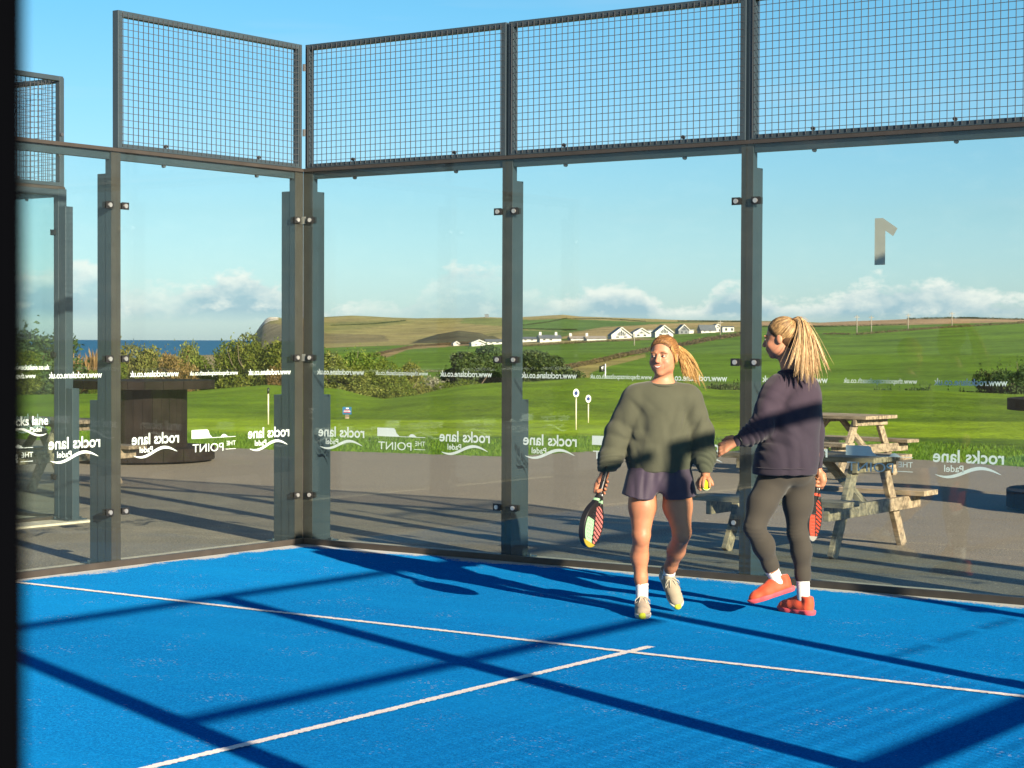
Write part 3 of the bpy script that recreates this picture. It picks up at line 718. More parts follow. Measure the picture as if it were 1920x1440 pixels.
# putting green markers, flags and the blue notice
def putting_marker(u, y, htop, label, flag=False):
    p = un(u, y); h = CZ-(htop-hor(u))*to_uD(p[0], p[1])[1]/FPX; p[2] = -.03
    root = empty('putting_marker', tuple(p), 0.55, label=label, category='putting marker', group='putting green hole markers')
    mb = MB().tube([(0, 0, 0), (0, 0, h-.10)], [.012, .012], 8); mb.build('pole', MAT['cream'], root)
    mb = MB(); n = 20
    rr = [(.055*cos(2*pi*k/n), .080*sin(2*pi*k/n)) for k in range(n)]
    mb.prism(rr, lambda a, b, t: (a, t, h-.0+b), -.012, .012); mb.build('disc', MAT['white_paint'], root)
    mb = MB(); mb.prism([(a*.62, b*.5) for a, b in rr], lambda a, b, t: (a, t, h+b), -.016, -.0125); mb.build('badge', MAT['navy'], root)
    return root
MAT['cream'] = simple('cream_paint', (.62, .56, .38), .5); MAT['white_paint'] = simple('white_paint', (.75, .74, .70), .5)
MAT['navy'] = simple('navy_paint', (.015, .03, .14), .4); MAT['notice_blue'] = simple('notice_blue', (.01, .09, .19), .4)
MAT['red_print'] = simple('red_print', (.5, .03, .02), .5)
putting_marker(1080, 803, 734, 'taller cream putting marker with a white disc, left of its shorter twin')
putting_marker(1103, 790, 745, 'shorter cream putting marker with a white disc, behind the taller one')
p = un(503, 793); D0 = to_uD(p[0], p[1])[1]
root = empty('flag_pole', (p[0], p[1], -.03), label='slim white pole with a black cap on the putting green left of the corner', category='marker pole')
hh = CZ-(724-hor(503))*D0/FPX
MB().tube([(0, 0, 0), (0, 0, hh-.12)], .014, 8).build('pole', MAT['cream'], root)
MB().tube([(0, 0, hh-.12), (0, 0, hh)], .022, 8).build('cap', MAT['clamp'], root)
p = un(651, 782); D0 = to_uD(p[0], p[1])[1]; z0 = CZ-(776-hor(651))*D0/FPX; z1 = CZ-(763-hor(651))*D0/FPX
root = empty('notice_board', (p[0], p[1], -.03), .6, label='small blue notice on a short stake at the far edge of the putting green', category='notice')
MB().box(-.04, .04, -.02, .02, 0, z0+.05).build('stake', MAT['wood'], root)
bd = MB().box(-.095, .095, -.045, -.02, z0+.02, z1+.03).build('board', MAT['notice_blue'], root)
mb = MB(); mb.box(-.06, .06, -.047, -.0455, z0+.105, z0+.118); mb.box(-.07, .07, -.047, -.0455, z0+.06, z0+.072); mb.build('red_lines', MAT['red_print'], bd)
mb = MB(); mb.box(-.02, .035, -.047, -.0455, z1-.01, z1+.012); mb.box(-.075, .075, -.047, -.0455, z0+.085, z0+.095); mb.build('white_lines', MAT['white_paint'], bd)
# golf flag behind the mounds
P, D0 = WP(1135, 95), 95
zt = CZ-(682-hor(1135))*D0/FPX; zb = float(tz_xy(P[0], P[1]))
root = empty('golf_flag', (P[0], P[1], zb), .6, label='black golf flag with a pale emblem flying beyond the grassy mound', category='golf flag')
H = zt-zb
MB().tube([(0, 0, 0), (0, 0, H)], .025, 8).build('pole', MAT['white_paint'], root)
mb = MB(); V = []; F = []
for i in range(9):
    for k in range(5):
        a = i/8; V.append((-.30*a, .05*sin(a*6+k*.4), H-.01-.36*(k/4)-.12*a*(1-k/6)))
for i in range(8):
    for k in range(4): q = i*5+k; F.append((q, q+1, q+6, q+5))
mb.add(V, F, True)
fo = mb.build('flag', MAT['clamp'], root); sm = fo.modifiers.new('thick', 'SOLIDIFY'); sm.thickness = .006
MB().prism([(-.10, -.13), (-.17, -.16), (-.20, -.24), (-.15, -.22), (-.12, -.26), (-.13, -.19)], lambda a, b, t: (a, t, H+b), -.065, -.06).build('emblem', MAT['white_paint'], fo)

# ================================================================== VEGETATION
def leaf_mesh(blobs, n, size, seed, flat=.5, up=0.0):
    """many small leaf clumps through the volume of overlapping blobs (c, r)"""
    r = np.random.default_rng(seed); C = np.array([b[0] for b in blobs], float); S = np.array([b[1] for b in blobs], float)
    if S.ndim == 1: S = np.repeat(S[:, None], 3, 1)
    wgt = S[:, 0]*S[:, 1]; wgt /= wgt.sum(); k = r.choice(len(C), n, p=wgt)
    d = r.normal(size=(n, 3)); d /= np.linalg.norm(d, axis=1)[:, None]
    rad = r.uniform(.55, 1.0, n)**.6*(1+.16*r.normal(size=n)*r.random(n))
    P = C[k]+d*S[k]*rad[:, None]; P = P[P[:, 2] > .02]; n = len(P)
    a = r.normal(size=(n, 3)); a[:, 2] += up; a /= np.linalg.norm(a, axis=1)[:, None]
    b = np.cross(a, r.normal(size=(n, 3))); b /= np.linalg.norm(b, axis=1)[:, None]
    s = size*r.uniform(.5, 1.35, n)[:, None]
    V = np.stack([P-a*s, P+b*s*flat, P+a*s, P-b*s*flat], 1).reshape(-1, 3)
    return V, np.arange(4*n).reshape(-1, 4)
def stems(seed, h, n=7, spread=.6):
    r = random.Random(seed); mb = MB()
    for i in range(n):
        a = r.uniform(0, 6.28); q = r.uniform(.2, 1)*spread; t = r.uniform(.5, .9)*h
        mb.tube([(.05*cos(a), .05*sin(a), 0), (.35*q*cos(a), .35*q*sin(a), t*.4), (q*cos(a), q*sin(a), t*.75), (1.25*q*cos(a+.2), 1.25*q*sin(a+.2), t)], [.05, .04, .025, .01], 5)
    return mb.mesh('stems')
BUSH = {}
def bush_proto(key, h, w, n, size, mat, seed, sprigs=0, kind='bush'):
    n = int(n*1.35)
    r = random.Random(seed); bl = []
    for i in range(16 if kind == 'bush' else 12):
        a = r.uniform(0, 6.28); q = r.uniform(0, .78)*w
        if kind == 'pine': z = h*r.uniform(.35, .88); q *= 1.05-.5*(z/h); s = (r.uniform(.22, .4)*w, r.uniform(.22, .4)*w, r.uniform(.10, .17)*h)
        else: z = h*r.uniform(.12, .80)*(1-.25*q/w); s = (r.uniform(.25, .42)*w, r.uniform(.25, .42)*w, r.uniform(.16, .27)*h)
        bl.append(((q*cos(a), q*sin(a), z), s))
    if kind == 'pine': bl.append(((0, 0, h*.2), (w*.75, w*.75, h*.2)))
    else: bl.append(((0, 0, h*.22), (w*.9, w*.9, h*.24)))
    V, F = leaf_mesh(bl, n, size, seed)
    for i in range(sprigs):
        a = r.uniform(0, 6.28); q = r.uniform(0, .7)*w; zt = h*r.uniform(.72, 1.04); m = 45
        bx, by = q*cos(a), q*sin(a); bx2, by2 = bx+r.uniform(-.2, .2), by+r.uniform(-.2, .2)
        bl2 = [((bx+(bx2-bx)*t, by+(by2-by)*t, zt-(1-t)*h*.35), (.10*(1.3-t), .10*(1.3-t), .07)) for t in (.1, .4, .7, .95)]
        V2, F2 = leaf_mesh(bl2, m, size*.8, seed*31+i, .45, .8); F = np.r_[F, F2+len(V)]; V = np.r_[V, V2]
    me = npmesh('foliage', V, F); me.materials.append(mat)
    st = stems(seed, h, 9, w*.55); st.materials.append(MAT['bark'])
    BUSH[key] = (me, st)
bush_proto('green1', 3.4, 1.9, 13000, .075, MAT['leaf_green'], 1, 16)
bush_proto('green2', 3.0, 2.1, 13000, .075, MAT['leaf_green'], 2, 12)
bush_proto('olive1', 3.0, 1.8, 12000, .075, MAT['leaf_olive'], 3, 20)
bush_proto('olive2', 2.6, 2.0, 12000, .07, MAT['leaf_olive'], 4, 14)
bush_proto('brown', 2.6, 1.5, 7000, .07, MAT['leaf_brown'], 5, 22)
bush_proto('pine1', 4.2, 2.2, 12000, .11, MAT['leaf_dark'], 6, 10, 'pine')
bush_proto('pine2', 3.8, 2.4, 12000, .11, MAT['leaf_dark'], 7, 8, 'pine')
bush_proto('dark', 3.0, 2.0, 12000, .085, MAT['leaf_dark'], 8, 14)
bush_proto('white', 1.6, 1.2, 5000, .05, MAT['leaf_white'], 9, 8)
bush_proto('low', 1.0, 1.6, 6000, .06, MAT['leaf_dark'], 10, 14)
def bush(key, u, D, ytop, wpx, label, cat='bush', group='bushes beyond the putting green', name='bush', rz=None):
    """top of the crown at row ytop, about wpx pixels wide"""
    P = WP(u, D); zb = float(tz_xy(P[0], P[1])); zt = CZ-(ytop-hor(u))*D/FPX
    me, st = BUSH[key]; h0 = max(v.co.z for v in me.vertices) if key not in HT else HT[key]; HT[key] = h0
    w0 = WD.setdefault(key, float(np.percentile([abs(v.co.x) for v in me.vertices], 99)))
    sz = (zt-zb)/h0; sw = 1.25*wpx*D/FPX/2/w0
    root = empty(name, (P[0], P[1], zb), rz if rz is not None else random.uniform(0, 6.28), label=label, category=cat, group=group)
    for nm, m in (('crown', me), ('trunk', st)):
        o = bpy.data.objects.new(nm, m); COL.objects.link(o); o.parent = root; o.scale = (sw, sw, sz)
    return root
HT = {}; WD = {}
bl = [
 ('dark', 40, 66, 585, 170, 'tall dark green bush at the far left seen through the neighbouring glass'),
 ('green1', 12, 62, 640, 110, 'green bush in front of the tall dark one at the far left'),
 ('brown', 172, 85, 655, 60, 'reddish brown bush above the dry reeds left of the first post'),
 ('olive2', 240, 84, 628, 90, 'olive bush just right of the first tall post, sea behind'),
 ('olive1', 285, 80, 640, 80, 'second olive bush along the left hedge under the sea horizon'),
 ('brown', 322, 76, 645, 75, 'russet tinged bush above the cable drum table'),
 ('olive1', 350, 88, 632, 60, 'tall thin sprigged bush standing against the sea'),
 ('dark', 385, 92, 660, 60, 'low dark bush in the dip of the left hedge'),
 ('green1', 430, 78, 622, 125, 'tall bright green bush left of the corner posts'),
 ('green2', 482, 74, 613, 125, 'tallest bright green bush immediately left of the corner'),
 ('brown', 528, 72, 668, 45, 'brown twiggy bush beside the corner post'),
 ('green1', 524, 79, 640, 75, 'green bush under the headland, touching the corner post'),
 ('olive1', 610, 74, 650, 110, 'olive bush immediately right of the corner post'),
 ('green1', 665, 76, 642, 120, 'broad round green bush right of the corner'),
 ('green2', 712, 72, 668, 90, 'green bush sloping down to the dip between the mounds'),
 ('olive2', 640, 68, 678, 110, 'lower olive bush in front of the round green one'),
 ('green2', 745, 76, 702, 90, 'low green bush at the dip of the mounds'),
 ('olive1', 770, 82, 672, 70, 'yellowish sprigged bush in front of the green field'),
 ('white', 812, 84, 696, 70, 'pale blossoming shrub in front of the dark pine'),
 ('green2', 868, 80, 707, 90, 'low yellow green bush below the dark pine'),
 ('pine1', 880, 98, 655, 90, 'dark pine in front of the green field, left of the middle post'),
 ('pine2', 925, 104, 641, 80, 'taller dark pine behind the middle post'),
 ('pine1', 985, 100, 652, 80, 'dark pine immediately right of the middle post'),
 ('pine2', 1035, 96, 662, 90, 'round dark pine at the foot of the dry bank'),
 ('low', 1010, 88, 700, 80, 'low dark scrub in front of the round pine'),
 ('low', 1365, 80, 706, 90, 'low dark shrub on the mound between the two women'),
 ('low', 1660, 86, 716, 60, 'low dark shrub on the right mound, the leftmost there'),
 ('low', 1720, 86, 714, 90, 'low dark shrub on the right mound, middle of three'),
 ('low', 1815, 84, 722, 80, 'low dark shrub on the right mound beside the big dark bush'),
 ('dark', 1872, 84, 672, 80, 'dark evergreen bush rising at the right of the green field'),
 ('dark', 1925, 82, 662, 90, 'big dark evergreen bush cut by the right edge'),
 ('low', 715, 92, 690, 70, 'dull scrub under the near green field'),
 ('olive2', 560, 80, 640, 80, 'olive bush hidden partly behind the corner posts'),
 ('green1', 205, 76, 660, 60, 'green bush behind the first tall post'),
 ('olive2', 95, 72, 652, 70, 'olive bush behind the neighbouring court post'),
 ('green2', -60, 66, 600, 150, 'green bush beyond the left edge of the picture')]
for b in bl: bush(*b)
# dry reeds at the left
def reeds(u0, u1, D, ytop, label):
    n = 2600; r = RNG; u = r.uniform(u0, u1, n); d = D+r.uniform(-1.2, 1.2, n)
    P = np.array([WP(a, b) for a, b in zip(u, d)]); z = tz_xy(P[:, 0], P[:, 1]); h = (CZ-(ytop-640)*D/FPX-z)*r.uniform(.35, 1.0, n)*(.85+.25*np.sin(u*.13)*np.sin(u*.31))
    a = r.uniform(0, 6.28, n); s = np.c_[np.cos(a), np.sin(a)]*.012; ln = r.normal(0, .12, (n, 2))
    V = np.stack([np.c_[P[:, :2]-s, z], np.c_[P[:, :2]+s, z], np.c_[P[:, :2]+ln+s*1.6, z+h*.9], np.c_[P[:, :2]+ln*1.3-s*1.6, z+h]], 1).reshape(-1, 3)
    link('reeds', npmesh('reeds', V, np.arange(4*n).reshape(-1, 4)), MAT['reed'], kind='stuff', label=label, category='reeds')
reeds(122, 205, 80, 660, 'orange brown dry reeds between the first two posts at the left')

def hedgerow(pts, hpx, label, dmin=200, dmax=2900, mat='hedge', dens=75, w=1.6):
    """pts: rows seen in the picture; follows the real hillside"""
    G = []
    for i in range(len(pts)-1):
        (a, b), (c, d) = pts[i], pts[i+1]; m = max(2, int(abs(c-a)/14))
        for t in np.linspace(0, 1, m, endpoint=False): G.append(ground_at(a+(c-a)*t, b+(d-b)*t, dmin, dmax))
    G.append(ground_at(pts[-1][0], pts[-1][1], dmin, dmax))
    blobs = []
    for i in range(len(G)-1):
        (p, D), (q, D2) = G[i], G[i+1]; L = np.linalg.norm(q-p); L = min(L, 400); h = hpx*D/FPX; m = max(1, int(L/(h*1.1)))
        for k in range(m):
            t = (k+RNG.uniform(0, 1))/m; c = p+(q-p)*t; s = h*RNG.uniform(.5, .85)
            blobs.append(((c[0], c[1], c[2]+h*.35), (s*w, s*w, s*.85)))
    D = G[len(G)//2][1]; n = int(len(blobs)*dens)
    r = np.random.default_rng(int(pts[0][0])); C = np.array([b[0] for b in blobs]); S = np.array([b[1] for b in blobs])
    k = r.integers(0, len(C), n); d = r.normal(size=(n, 3)); d /= np.linalg.norm(d, axis=1)[:, None]; P = C[k]+d*S[k]*r.uniform(.6, 1, n)[:, None]
    a = r.normal(size=(n, 3)); a /= np.linalg.norm(a, axis=1)[:, None]; b = np.cross(a, r.normal(size=(n, 3))); b /= np.linalg.norm(b, axis=1)[:, None]
    s = (S[k][:, :1]*.17)*r.uniform(.6, 1.3, n)[:, None]
    V = np.stack([P-a*s, P+b*s*.6, P+a*s, P-b*s*.6], 1).reshape(-1, 3)
    o = link('hedgerow', npmesh('hedgerow', V, np.arange(4*n).reshape(-1, 4)), MAT[mat], label=label, category='hedgerow', group='field hedgerows')
MAT['hedge_green'] = leaf_mat('green_hedgerow_leaf', (.02, .035, .012), (.05, .065, .02), (.10, .10, .03))
hedgerow([(1055, 692), (1110, 682), (1170, 668), (1230, 656), (1290, 647), (1340, 637), (1400, 628)], 8, 'brown hedgerow curving up the hill from the pines behind the smiling woman')
hedgerow([(978, 650), (1060, 645), (1130, 641), (1200, 639)], 4, 'thin brown hedgerow under the row of white houses')
hedgerow([(680, 672), (730, 660), (780, 650), (850, 646), (940, 643)], 4.5, 'brown hedgerow along the top of the left green field')
hedgerow([(1600, 629), (1680, 622), (1760, 616), (1840, 611), (1925, 606)], 4.5, 'long dark hedgerow along the crest of the right hand field')
hedgerow([(1540, 627), (1570, 627), (1592, 628)], 3.5, 'short tan stony bank at the top of the right field')
hedgerow([(1425, 613), (1530, 613), (1620, 612), (1700, 609)], 3, 'thin far hedgerow under the brown ploughed strip', mat='hedge_green')
hedgerow([(1700, 599), (1800, 597), (1925, 600)], 3.5, 'dark wood line on the far right skyline', mat='hedge_green', dmin=900)
hedgerow([(1270, 603), (1300, 603), (1420, 604)], 2.5, 'dark line of scrub on the skyline between the two women', mat='hedge_green', dmin=900)
hedgerow([(975, 611), (1030, 604), (1062, 597)], 2, 'thin far hedgerow climbing the hill right of the middle post', mat='hedge_green', dmin=900)
hedgerow([(975, 617), (1040, 618), (1080, 619)], 2, 'thin far hedgerow lying level below the climbing one', mat='hedge_green', dmin=900)
hedgerow([(620, 611), (700, 608), (760, 602)], 2.5, 'dark gorse line on the far left hillside', mat='hedge_green', dmin=900)
hedgerow([(1060, 598), (1130, 598), (1210, 603)], 1.6, 'faint far hedge along the skyline above the white houses', mat='hedge_green', dmin=900)
hedgerow([(705, 700), (790, 698), (850, 697)], 5, 'scrubby brown hedge at the foot of the left green field', dmin=150)

# ================================================================== HOUSES
def gable_house(u0, u1, ybase, yeave, yapex, label, depth=9, roofmat='slate', dark=False, wing=None, flat=False, chim=0, name='house', side=False, dmin=450):
    um = (u0+u1)/2; P, D = ground_at(um, ybase, dmin, 1200); s = D/FPX; w = (u1-u0)*s; he = (ybase-yeave)*s+.3; ha = (ybase-yapex)*s+.3
    root = empty(name, (P[0], P[1], P[2]-.3), YAW+.12, label=label, category='house', group='white houses on the hillside')
    x = w/2
    wm = MAT['white_render'] if not dark else MAT['slate']
    if side:      # ridge runs across the picture
        MB().box(-x, x, 0, depth, 0, he).build('wall', MAT['white_render'], root)
        mb = MB(); mb.prism([(-.5, he), (depth/2, ha), (depth+.5, he)], lambda a, b, t: (t, a, b+.02), -x-.4, x+.4); ro = mb.build('roof', MAT[roofmat], root)
        for k in range(chim): q = -x*.85+k*(x*1.5); MB().box(q-.5, q+.5, depth/2-.4, depth/2+.4, ha-.6, ha+1.2).build('chimney', MAT['white_render'], ro)
        for k in range(max(2, int(w/3))): q = -x+1.2+k*2.8; f = MB().box(q, q+1.1, -.04, .02, .9, min(2.1, he-.2)).build('window', MAT['window'], root)
    else:
        mb = MB(); mb.prism([(-x, 0), (x, 0), (x, he), (0, ha), (-x, he)], lambda a, b, t: (a, t, b), 0, depth); mb.build('wall', wm if not dark else MAT['slate'], root)
        mb = MB()
        for sg in (-1, 1):
            mb.prism([(0, ha+.02), (sg*(x+.25), he-.25*(ha-he)/x+.02), (sg*(x+.25), he-.25*(ha-he)/x+.32), (0, ha+.34)], lambda a, b, t: (a, t, b), -.6, depth+.3)
        mb.build('roof', MAT[roofmat], root)
        mb = MB()
        for sg in (-1, 1):
            mb.prism([(0, ha-.02), (sg*(x+.27), he-.25*(ha-he)/x-.02), (sg*(x+.27), he-.25*(ha-he)/x+.42), (0, ha+.46)], lambda a, b, t: (a, t, b), -.75, -.605)
        mb.build('bargeboard', MAT['white_render'], root)
        for k in range(-2, 3):
            q = k*x*.17; top = ha-.9-abs(q)*(ha-he)/x-.2
            if top-(he*.95) > .3: MB().box(q-x*.06, q+x*.06, -.05, .02, he*.95, top).build('window', MAT['window'], root)
        for q in (-x*.55, x*.25): MB().box(q, q+x*.3, -.05, .02, .7, min(2.6, he*.75)).build('window', MAT['window'], root)
    if wing:
        a, b, hy = wing; MB().box((a-um)*s, (b-um)*s, .8, depth, 0, (ybase-hy)*s+.3).build('wing', MAT['white_render'], root)
        MB().box((a-um)*s-.3, (b-um)*s+.3, .5, depth+.3, (ybase-hy)*s+.31, (ybase-hy)*s+.7).build('wing_roof', MAT[roofmat], root)
    return root
gable_house(1146, 1184, 635, 629, 615, 'white gabled house with tall gable windows, leftmost of the big gables')
gable_house(1187, 1218, 632, 625, 616.5, 'broad white house with a low gable and arched look, between two taller gables', wing=(1216, 1234, 620))
gable_house(1228, 1262, 632, 624, 611, 'tallest white gabled house, directly above the smiling woman')
gable_house(1272, 1292, 626, 619, 609.5, 'gabled house with dark glazed front right of the tallest one', dark=True, wing=(1290, 1301, 619))
gable_house(1314, 1342, 624, 620, 609, 'white house with a wide dark slate roof near the right post', side=True)
gable_house(1336, 1354, 622.5, 615, 608.5, 'small white gable attached right of the slate roofed house')
gable_house(1354, 1376, 622.5, 613, 611.5, 'low modern white house with dark windows beside the right post', side=True, depth=6)
gable_house(1012, 1052, 641, 635, 628, 'long white bungalow with a slate roof and end chimneys', side=True, chim=2)
gable_house(977, 1006, 641, 636, 631.5, 'long grey shed immediately right of the middle post', side=True, name='shed', roofmat='slate')
gable_house(1070, 1098, 638, 635, 630, 'low tan roofed house left of its paired twin', side=True, roofmat='tan_roof', chim=1)
gable_house(1100, 1137, 638, 635, 630, 'low wide house with a weathered pale roof below the big gables', side=True, roofmat='tan_roof', chim=1)
gable_house(850, 861, 648, 645, 641.5, 'tiny lone white gable at the left above the green field')
gable_house(884, 912, 648.5, 644, 638.5, 'white chalet roofed house left of the middle post')
gable_house(912, 944, 646, 641, 636, 'white house with angular modern roof touching the middle post', side=True, depth=7)
# hut on the skyline
P, D = ground_at(912, 595, 1700, 2700)
root = empty('hut', (P[0], P[1], P[2]-1), YAW, label='dark square hut alone on the far skyline', category='hut')
MB().box(-2.3, 2.3, 0, 3, 0, 4.2).build('wall', MAT['slate'], root); MB().box(-2.8, 2.8, -.4, 3.4, 4.21, 4.6).build('roof', MAT['slate'], root)
# telegraph poles
def tpole(u, yb, yt, label, dmin=300, arm=True):
    P, D = ground_at(u, yb, dmin, 1600); h = (yb-yt)*D/FPX
    root = empty('telegraph_pole', tuple(P), YAW+.3, label=label, category='telegraph pole', group='wooden telegraph poles across the fields')
    MB().tube([(0, 0, -.5), (0, 0, h)], [.16*D/700+.05, .11*D/700+.04], 8).build('pole', MAT['pole_wood'], root)
    if arm:
        MB().box(-1.1, 1.1, -.08, .08, h-.9, h-.7).build('crossarm', MAT['pole_wood'], root)
        for q in (-.95, 0, .95): MB().tube([(q, 0, h-.7), (q, 0, h-.3)], .09, 6).build('insulator', MAT['slate'], root)
tpole(1606, 626, 591, 'leftmost telegraph pole on the right hand field')
tpole(1633, 624, 592, 'telegraph pole just right of the leftmost one on the right field')
tpole(1702, 618, 588, 'telegraph pole standing against the brown strip, third from the left')
tpole(1784, 614, 585, 'rightmost telegraph pole on the right hand skyline')
tpole(1350, 634, 601, 'telegraph pole in front of the slate roofed white house')
tpole(1189, 648, 626, 'bare pale pole below the row of white houses', arm=False)
bpy.context.view_layer.update()

# ================================================================== PEOPLE
class Field:
    """implicit solid on a grid: smooth unions of tapered capsules and ellipsoids, then a surface net"""
    def __init__(s, lo, hi, h):
        s.h = h; s.lo = np.array(lo, float); s.n = np.ceil((np.array(hi)-s.lo)/h).astype(int)+1
        s.F = np.full(s.n, .08, np.float32); s.ax = [s.lo[i]+h*np.arange(s.n[i]) for i in range(3)]
    def _sl(s, bl, bh):
        a = np.clip(np.floor((bl-s.lo)/s.h).astype(int), 0, s.n-1); b = np.clip(np.ceil((bh-s.lo)/s.h).astype(int)+1, 1, s.n)
        sl = tuple(slice(i, j) for i, j in zip(a, b)); G = np.meshgrid(*[s.ax[i][sl[i]] for i in range(3)], indexing='ij', sparse=True); return sl, G
    def _mix(s, sl, d, k, cut=False):
        f = s.F[sl]
        if cut: f = -f; 
        hh = np.maximum(k-np.abs(f-d), 0)/max(k, 1e-6); r = np.minimum(f, d)-hh*hh*k*.25
        s.F[sl] = -r if cut else r
    def cone(s, a, b, ra, rb, k=.02, S=(1, 1, 1), rz=0, cut=False):
        a = np.array(a, float); b = np.array(b, float); m = max(ra, rb)*max(S)+k+.02
        sl, G = s._sl(np.minimum(a, b)-m, np.maximum(a, b)+m)
        c, q = cos(rz), sin(rz); R_ = np.array([[c, q, 0], [-q, c, 0], [0, 0, 1]]); S = np.array(S, float)
        ba = (R_@(b-a))/S; X = G[0]-a[0]; Y = G[1]-a[1]; Z = G[2]-a[2]
        px = (c*X+q*Y)/S[0]; py = (-q*X+c*Y)/S[1]; pz = Z/S[2]
        L = ba@ba; t = np.clip((px*ba[0]+py*ba[1]+pz*ba[2])/max(L, 1e-9), 0, 1)
        d = (np.sqrt((px-t*ba[0])**2+(py-t*ba[1])**2+(pz-t*ba[2])**2)-(ra+(rb-ra)*t))*S.min()
        s._mix(sl, d.astype(np.float32), k, cut); return s
    def chain(s, pts, rad, k=.02, **kw):
        for i in range(len(pts)-1): s.cone(pts[i], pts[i+1], rad[i], rad[i+1], k, **kw)
        return s
    def ell(s, c, r, M_=None, k=.015, cut=False):
        c = np.array(c, float); r = np.array(r, float); m = r.max()+k+.02; sl, G = s._sl(c-m, c+m)
        X, Y, Z = G[0]-c[0], G[1]-c[1], G[2]-c[2]; M_ = np.eye(3) if M_ is None else np.array(M_)   # rows = local axes
        p = [M_[i, 0]*X+M_[i, 1]*Y+M_[i, 2]*Z for i in range(3)]
        k0 = np.sqrt((p[0]/r[0])**2+(p[1]/r[1])**2+(p[2]/r[2])**2); k1 = np.sqrt((p[0]/r[0]**2)**2+(p[1]/r[1]**2)**2+(p[2]/r[2]**2)**2)
        s._mix(sl, (k0*(k0-1)/np.maximum(k1, 1e-6)).astype(np.float32), k, cut); return s
    def half(s, fn, k=.004):
        """keep where fn(x,y,z) < 0"""
        G = np.meshgrid(*s.ax, indexing='ij', sparse=True); d = -fn(*G); s._mix(tuple(slice(None) for _ in range(3)), np.broadcast_to(d, s.F.shape).astype(np.float32), k, True); return s
    def net(s):
        F = s.F; F[0] = F[-1] = .08; F[:, 0] = F[:, -1] = .08; F[:, :, 0] = F[:, :, -1] = .08
        ins = F < 0; nx, ny, nz_ = F.shape
        c = np.zeros((nx-1, ny-1, nz_-1), np.uint8)
        for i in (0, 1):
            for j in (0, 1):
                for k in (0, 1): c += ins[i:nx-1+i, j:ny-1+j, k:nz_-1+k]
        act = (c > 0) & (c < 8); I = np.argwhere(act); idx = np.full(act.shape, -1, np.int32); idx[act] = np.arange(len(I))
        acc = np.zeros((len(I), 3)); cnt = np.zeros(len(I))
        cor = [(i, j, k) for i in (0, 1) for j in (0, 1) for k in (0, 1)]
        val = {o: F[I[:, 0]+o[0], I[:, 1]+o[1], I[:, 2]+o[2]] for o in cor}
        for o in cor:
            for ax in range(3):
                if o[ax]: continue
                q = list(o); q[ax] = 1; q = tuple(q); a, b = val[o], val[q]; m = (a < 0) != (b < 0)
                t = np.where(m, a/np.where(m, a-b, 1), 0); p = np.tile(np.array(o, float), (len(I), 1)); p[:, ax] += t
                acc += p*m[:, None]; cnt += m
        V = s.lo+s.h*(I+acc/cnt[:, None]); Q = []
        for ax in range(3):
            b, c2 = (ax+1) % 3, (ax+2) % 3
            A = [slice(1, -1)]*3; A[ax] = slice(0, -1); B = list(A); B[ax] = slice(1, None)
            f0, f1 = ins[tuple(A)], ins[tuple(B)]; m = f0 != f1; P = np.argwhere(m)
            off = np.array([1, 1, 1]); off[ax] = 0; P = P+off; sgn = f0[m]
            def cell(db, dc): q = P.copy(); q[:, b] -= db; q[:, c2] -= dc; return idx[q[:, 0], q[:, 1], q[:, 2]]
            quad = np.stack([cell(1, 1), cell(0, 1), cell(0, 0), cell(1, 0)], 1)
            quad[~sgn] = quad[~sgn][:, ::-1]; Q.append(quad)
        Q = np.concatenate(Q); Q = Q[(Q >= 0).all(1)]; return V, Q
def vnormals(V, Q):
    n = np.cross(V[Q[:, 2]]-V[Q[:, 0]], V[Q[:, 3]]-V[Q[:, 1]]); N = np.zeros_like(V)
    for i in range(4): np.add.at(N, Q[:, i], n)
    return N/np.maximum(np.linalg.norm(N, axis=1), 1e-12)[:, None]
def relax(V, Q, it=2, w=.5):
    for _ in range(it):
        A = np.zeros_like(V); c = np.zeros(len(V))
        for i in range(4):
            for j in (1, 3): np.add.at(A, Q[:, i], V[Q[:, (i+j) % 4]]); np.add.at(c, Q[:, i], 1)
        V = V*(1-w)+w*A/c[:, None]
    return V
def figure(u0, d0):
    """local frame: x = picture right, y = away from the camera, z = up; J turns a picture point at depth d0+yl into it"""
    o = WP(u0, d0)
    def J(px, py, yl=0.0):
        D = d0+yl; return np.array([(px-960)/FPX*D-(u0-960)/FPX*d0, yl, CZ-(py-hor(px))*D/FPX])
    return o, J
def nrm(v): v = np.array(v, float); return v/np.linalg.norm(v)
def cloth_mat(name, c, rough=.85, bscale=350, var=.06, bs=.35):
    m, n, l, b = newmat(name); nt = m.node_tree; v = coords(nt)
    o = ramp(nt, nz(nt, 14, 5, v), [(.3, tuple(x*(1-var) for x in c)), (.7, tuple(x*(1+var) for x in c))])
    l.new(o, b.inputs['Base Color']); b.inputs['Roughness'].default_value = rough; b.inputs['Specular IOR Level'].default_value = .2
    b.inputs['Sheen Weight'].default_value = .15
    bump(nt, nz(nt, bscale, 2, v, .6), b, bs, .002); return m
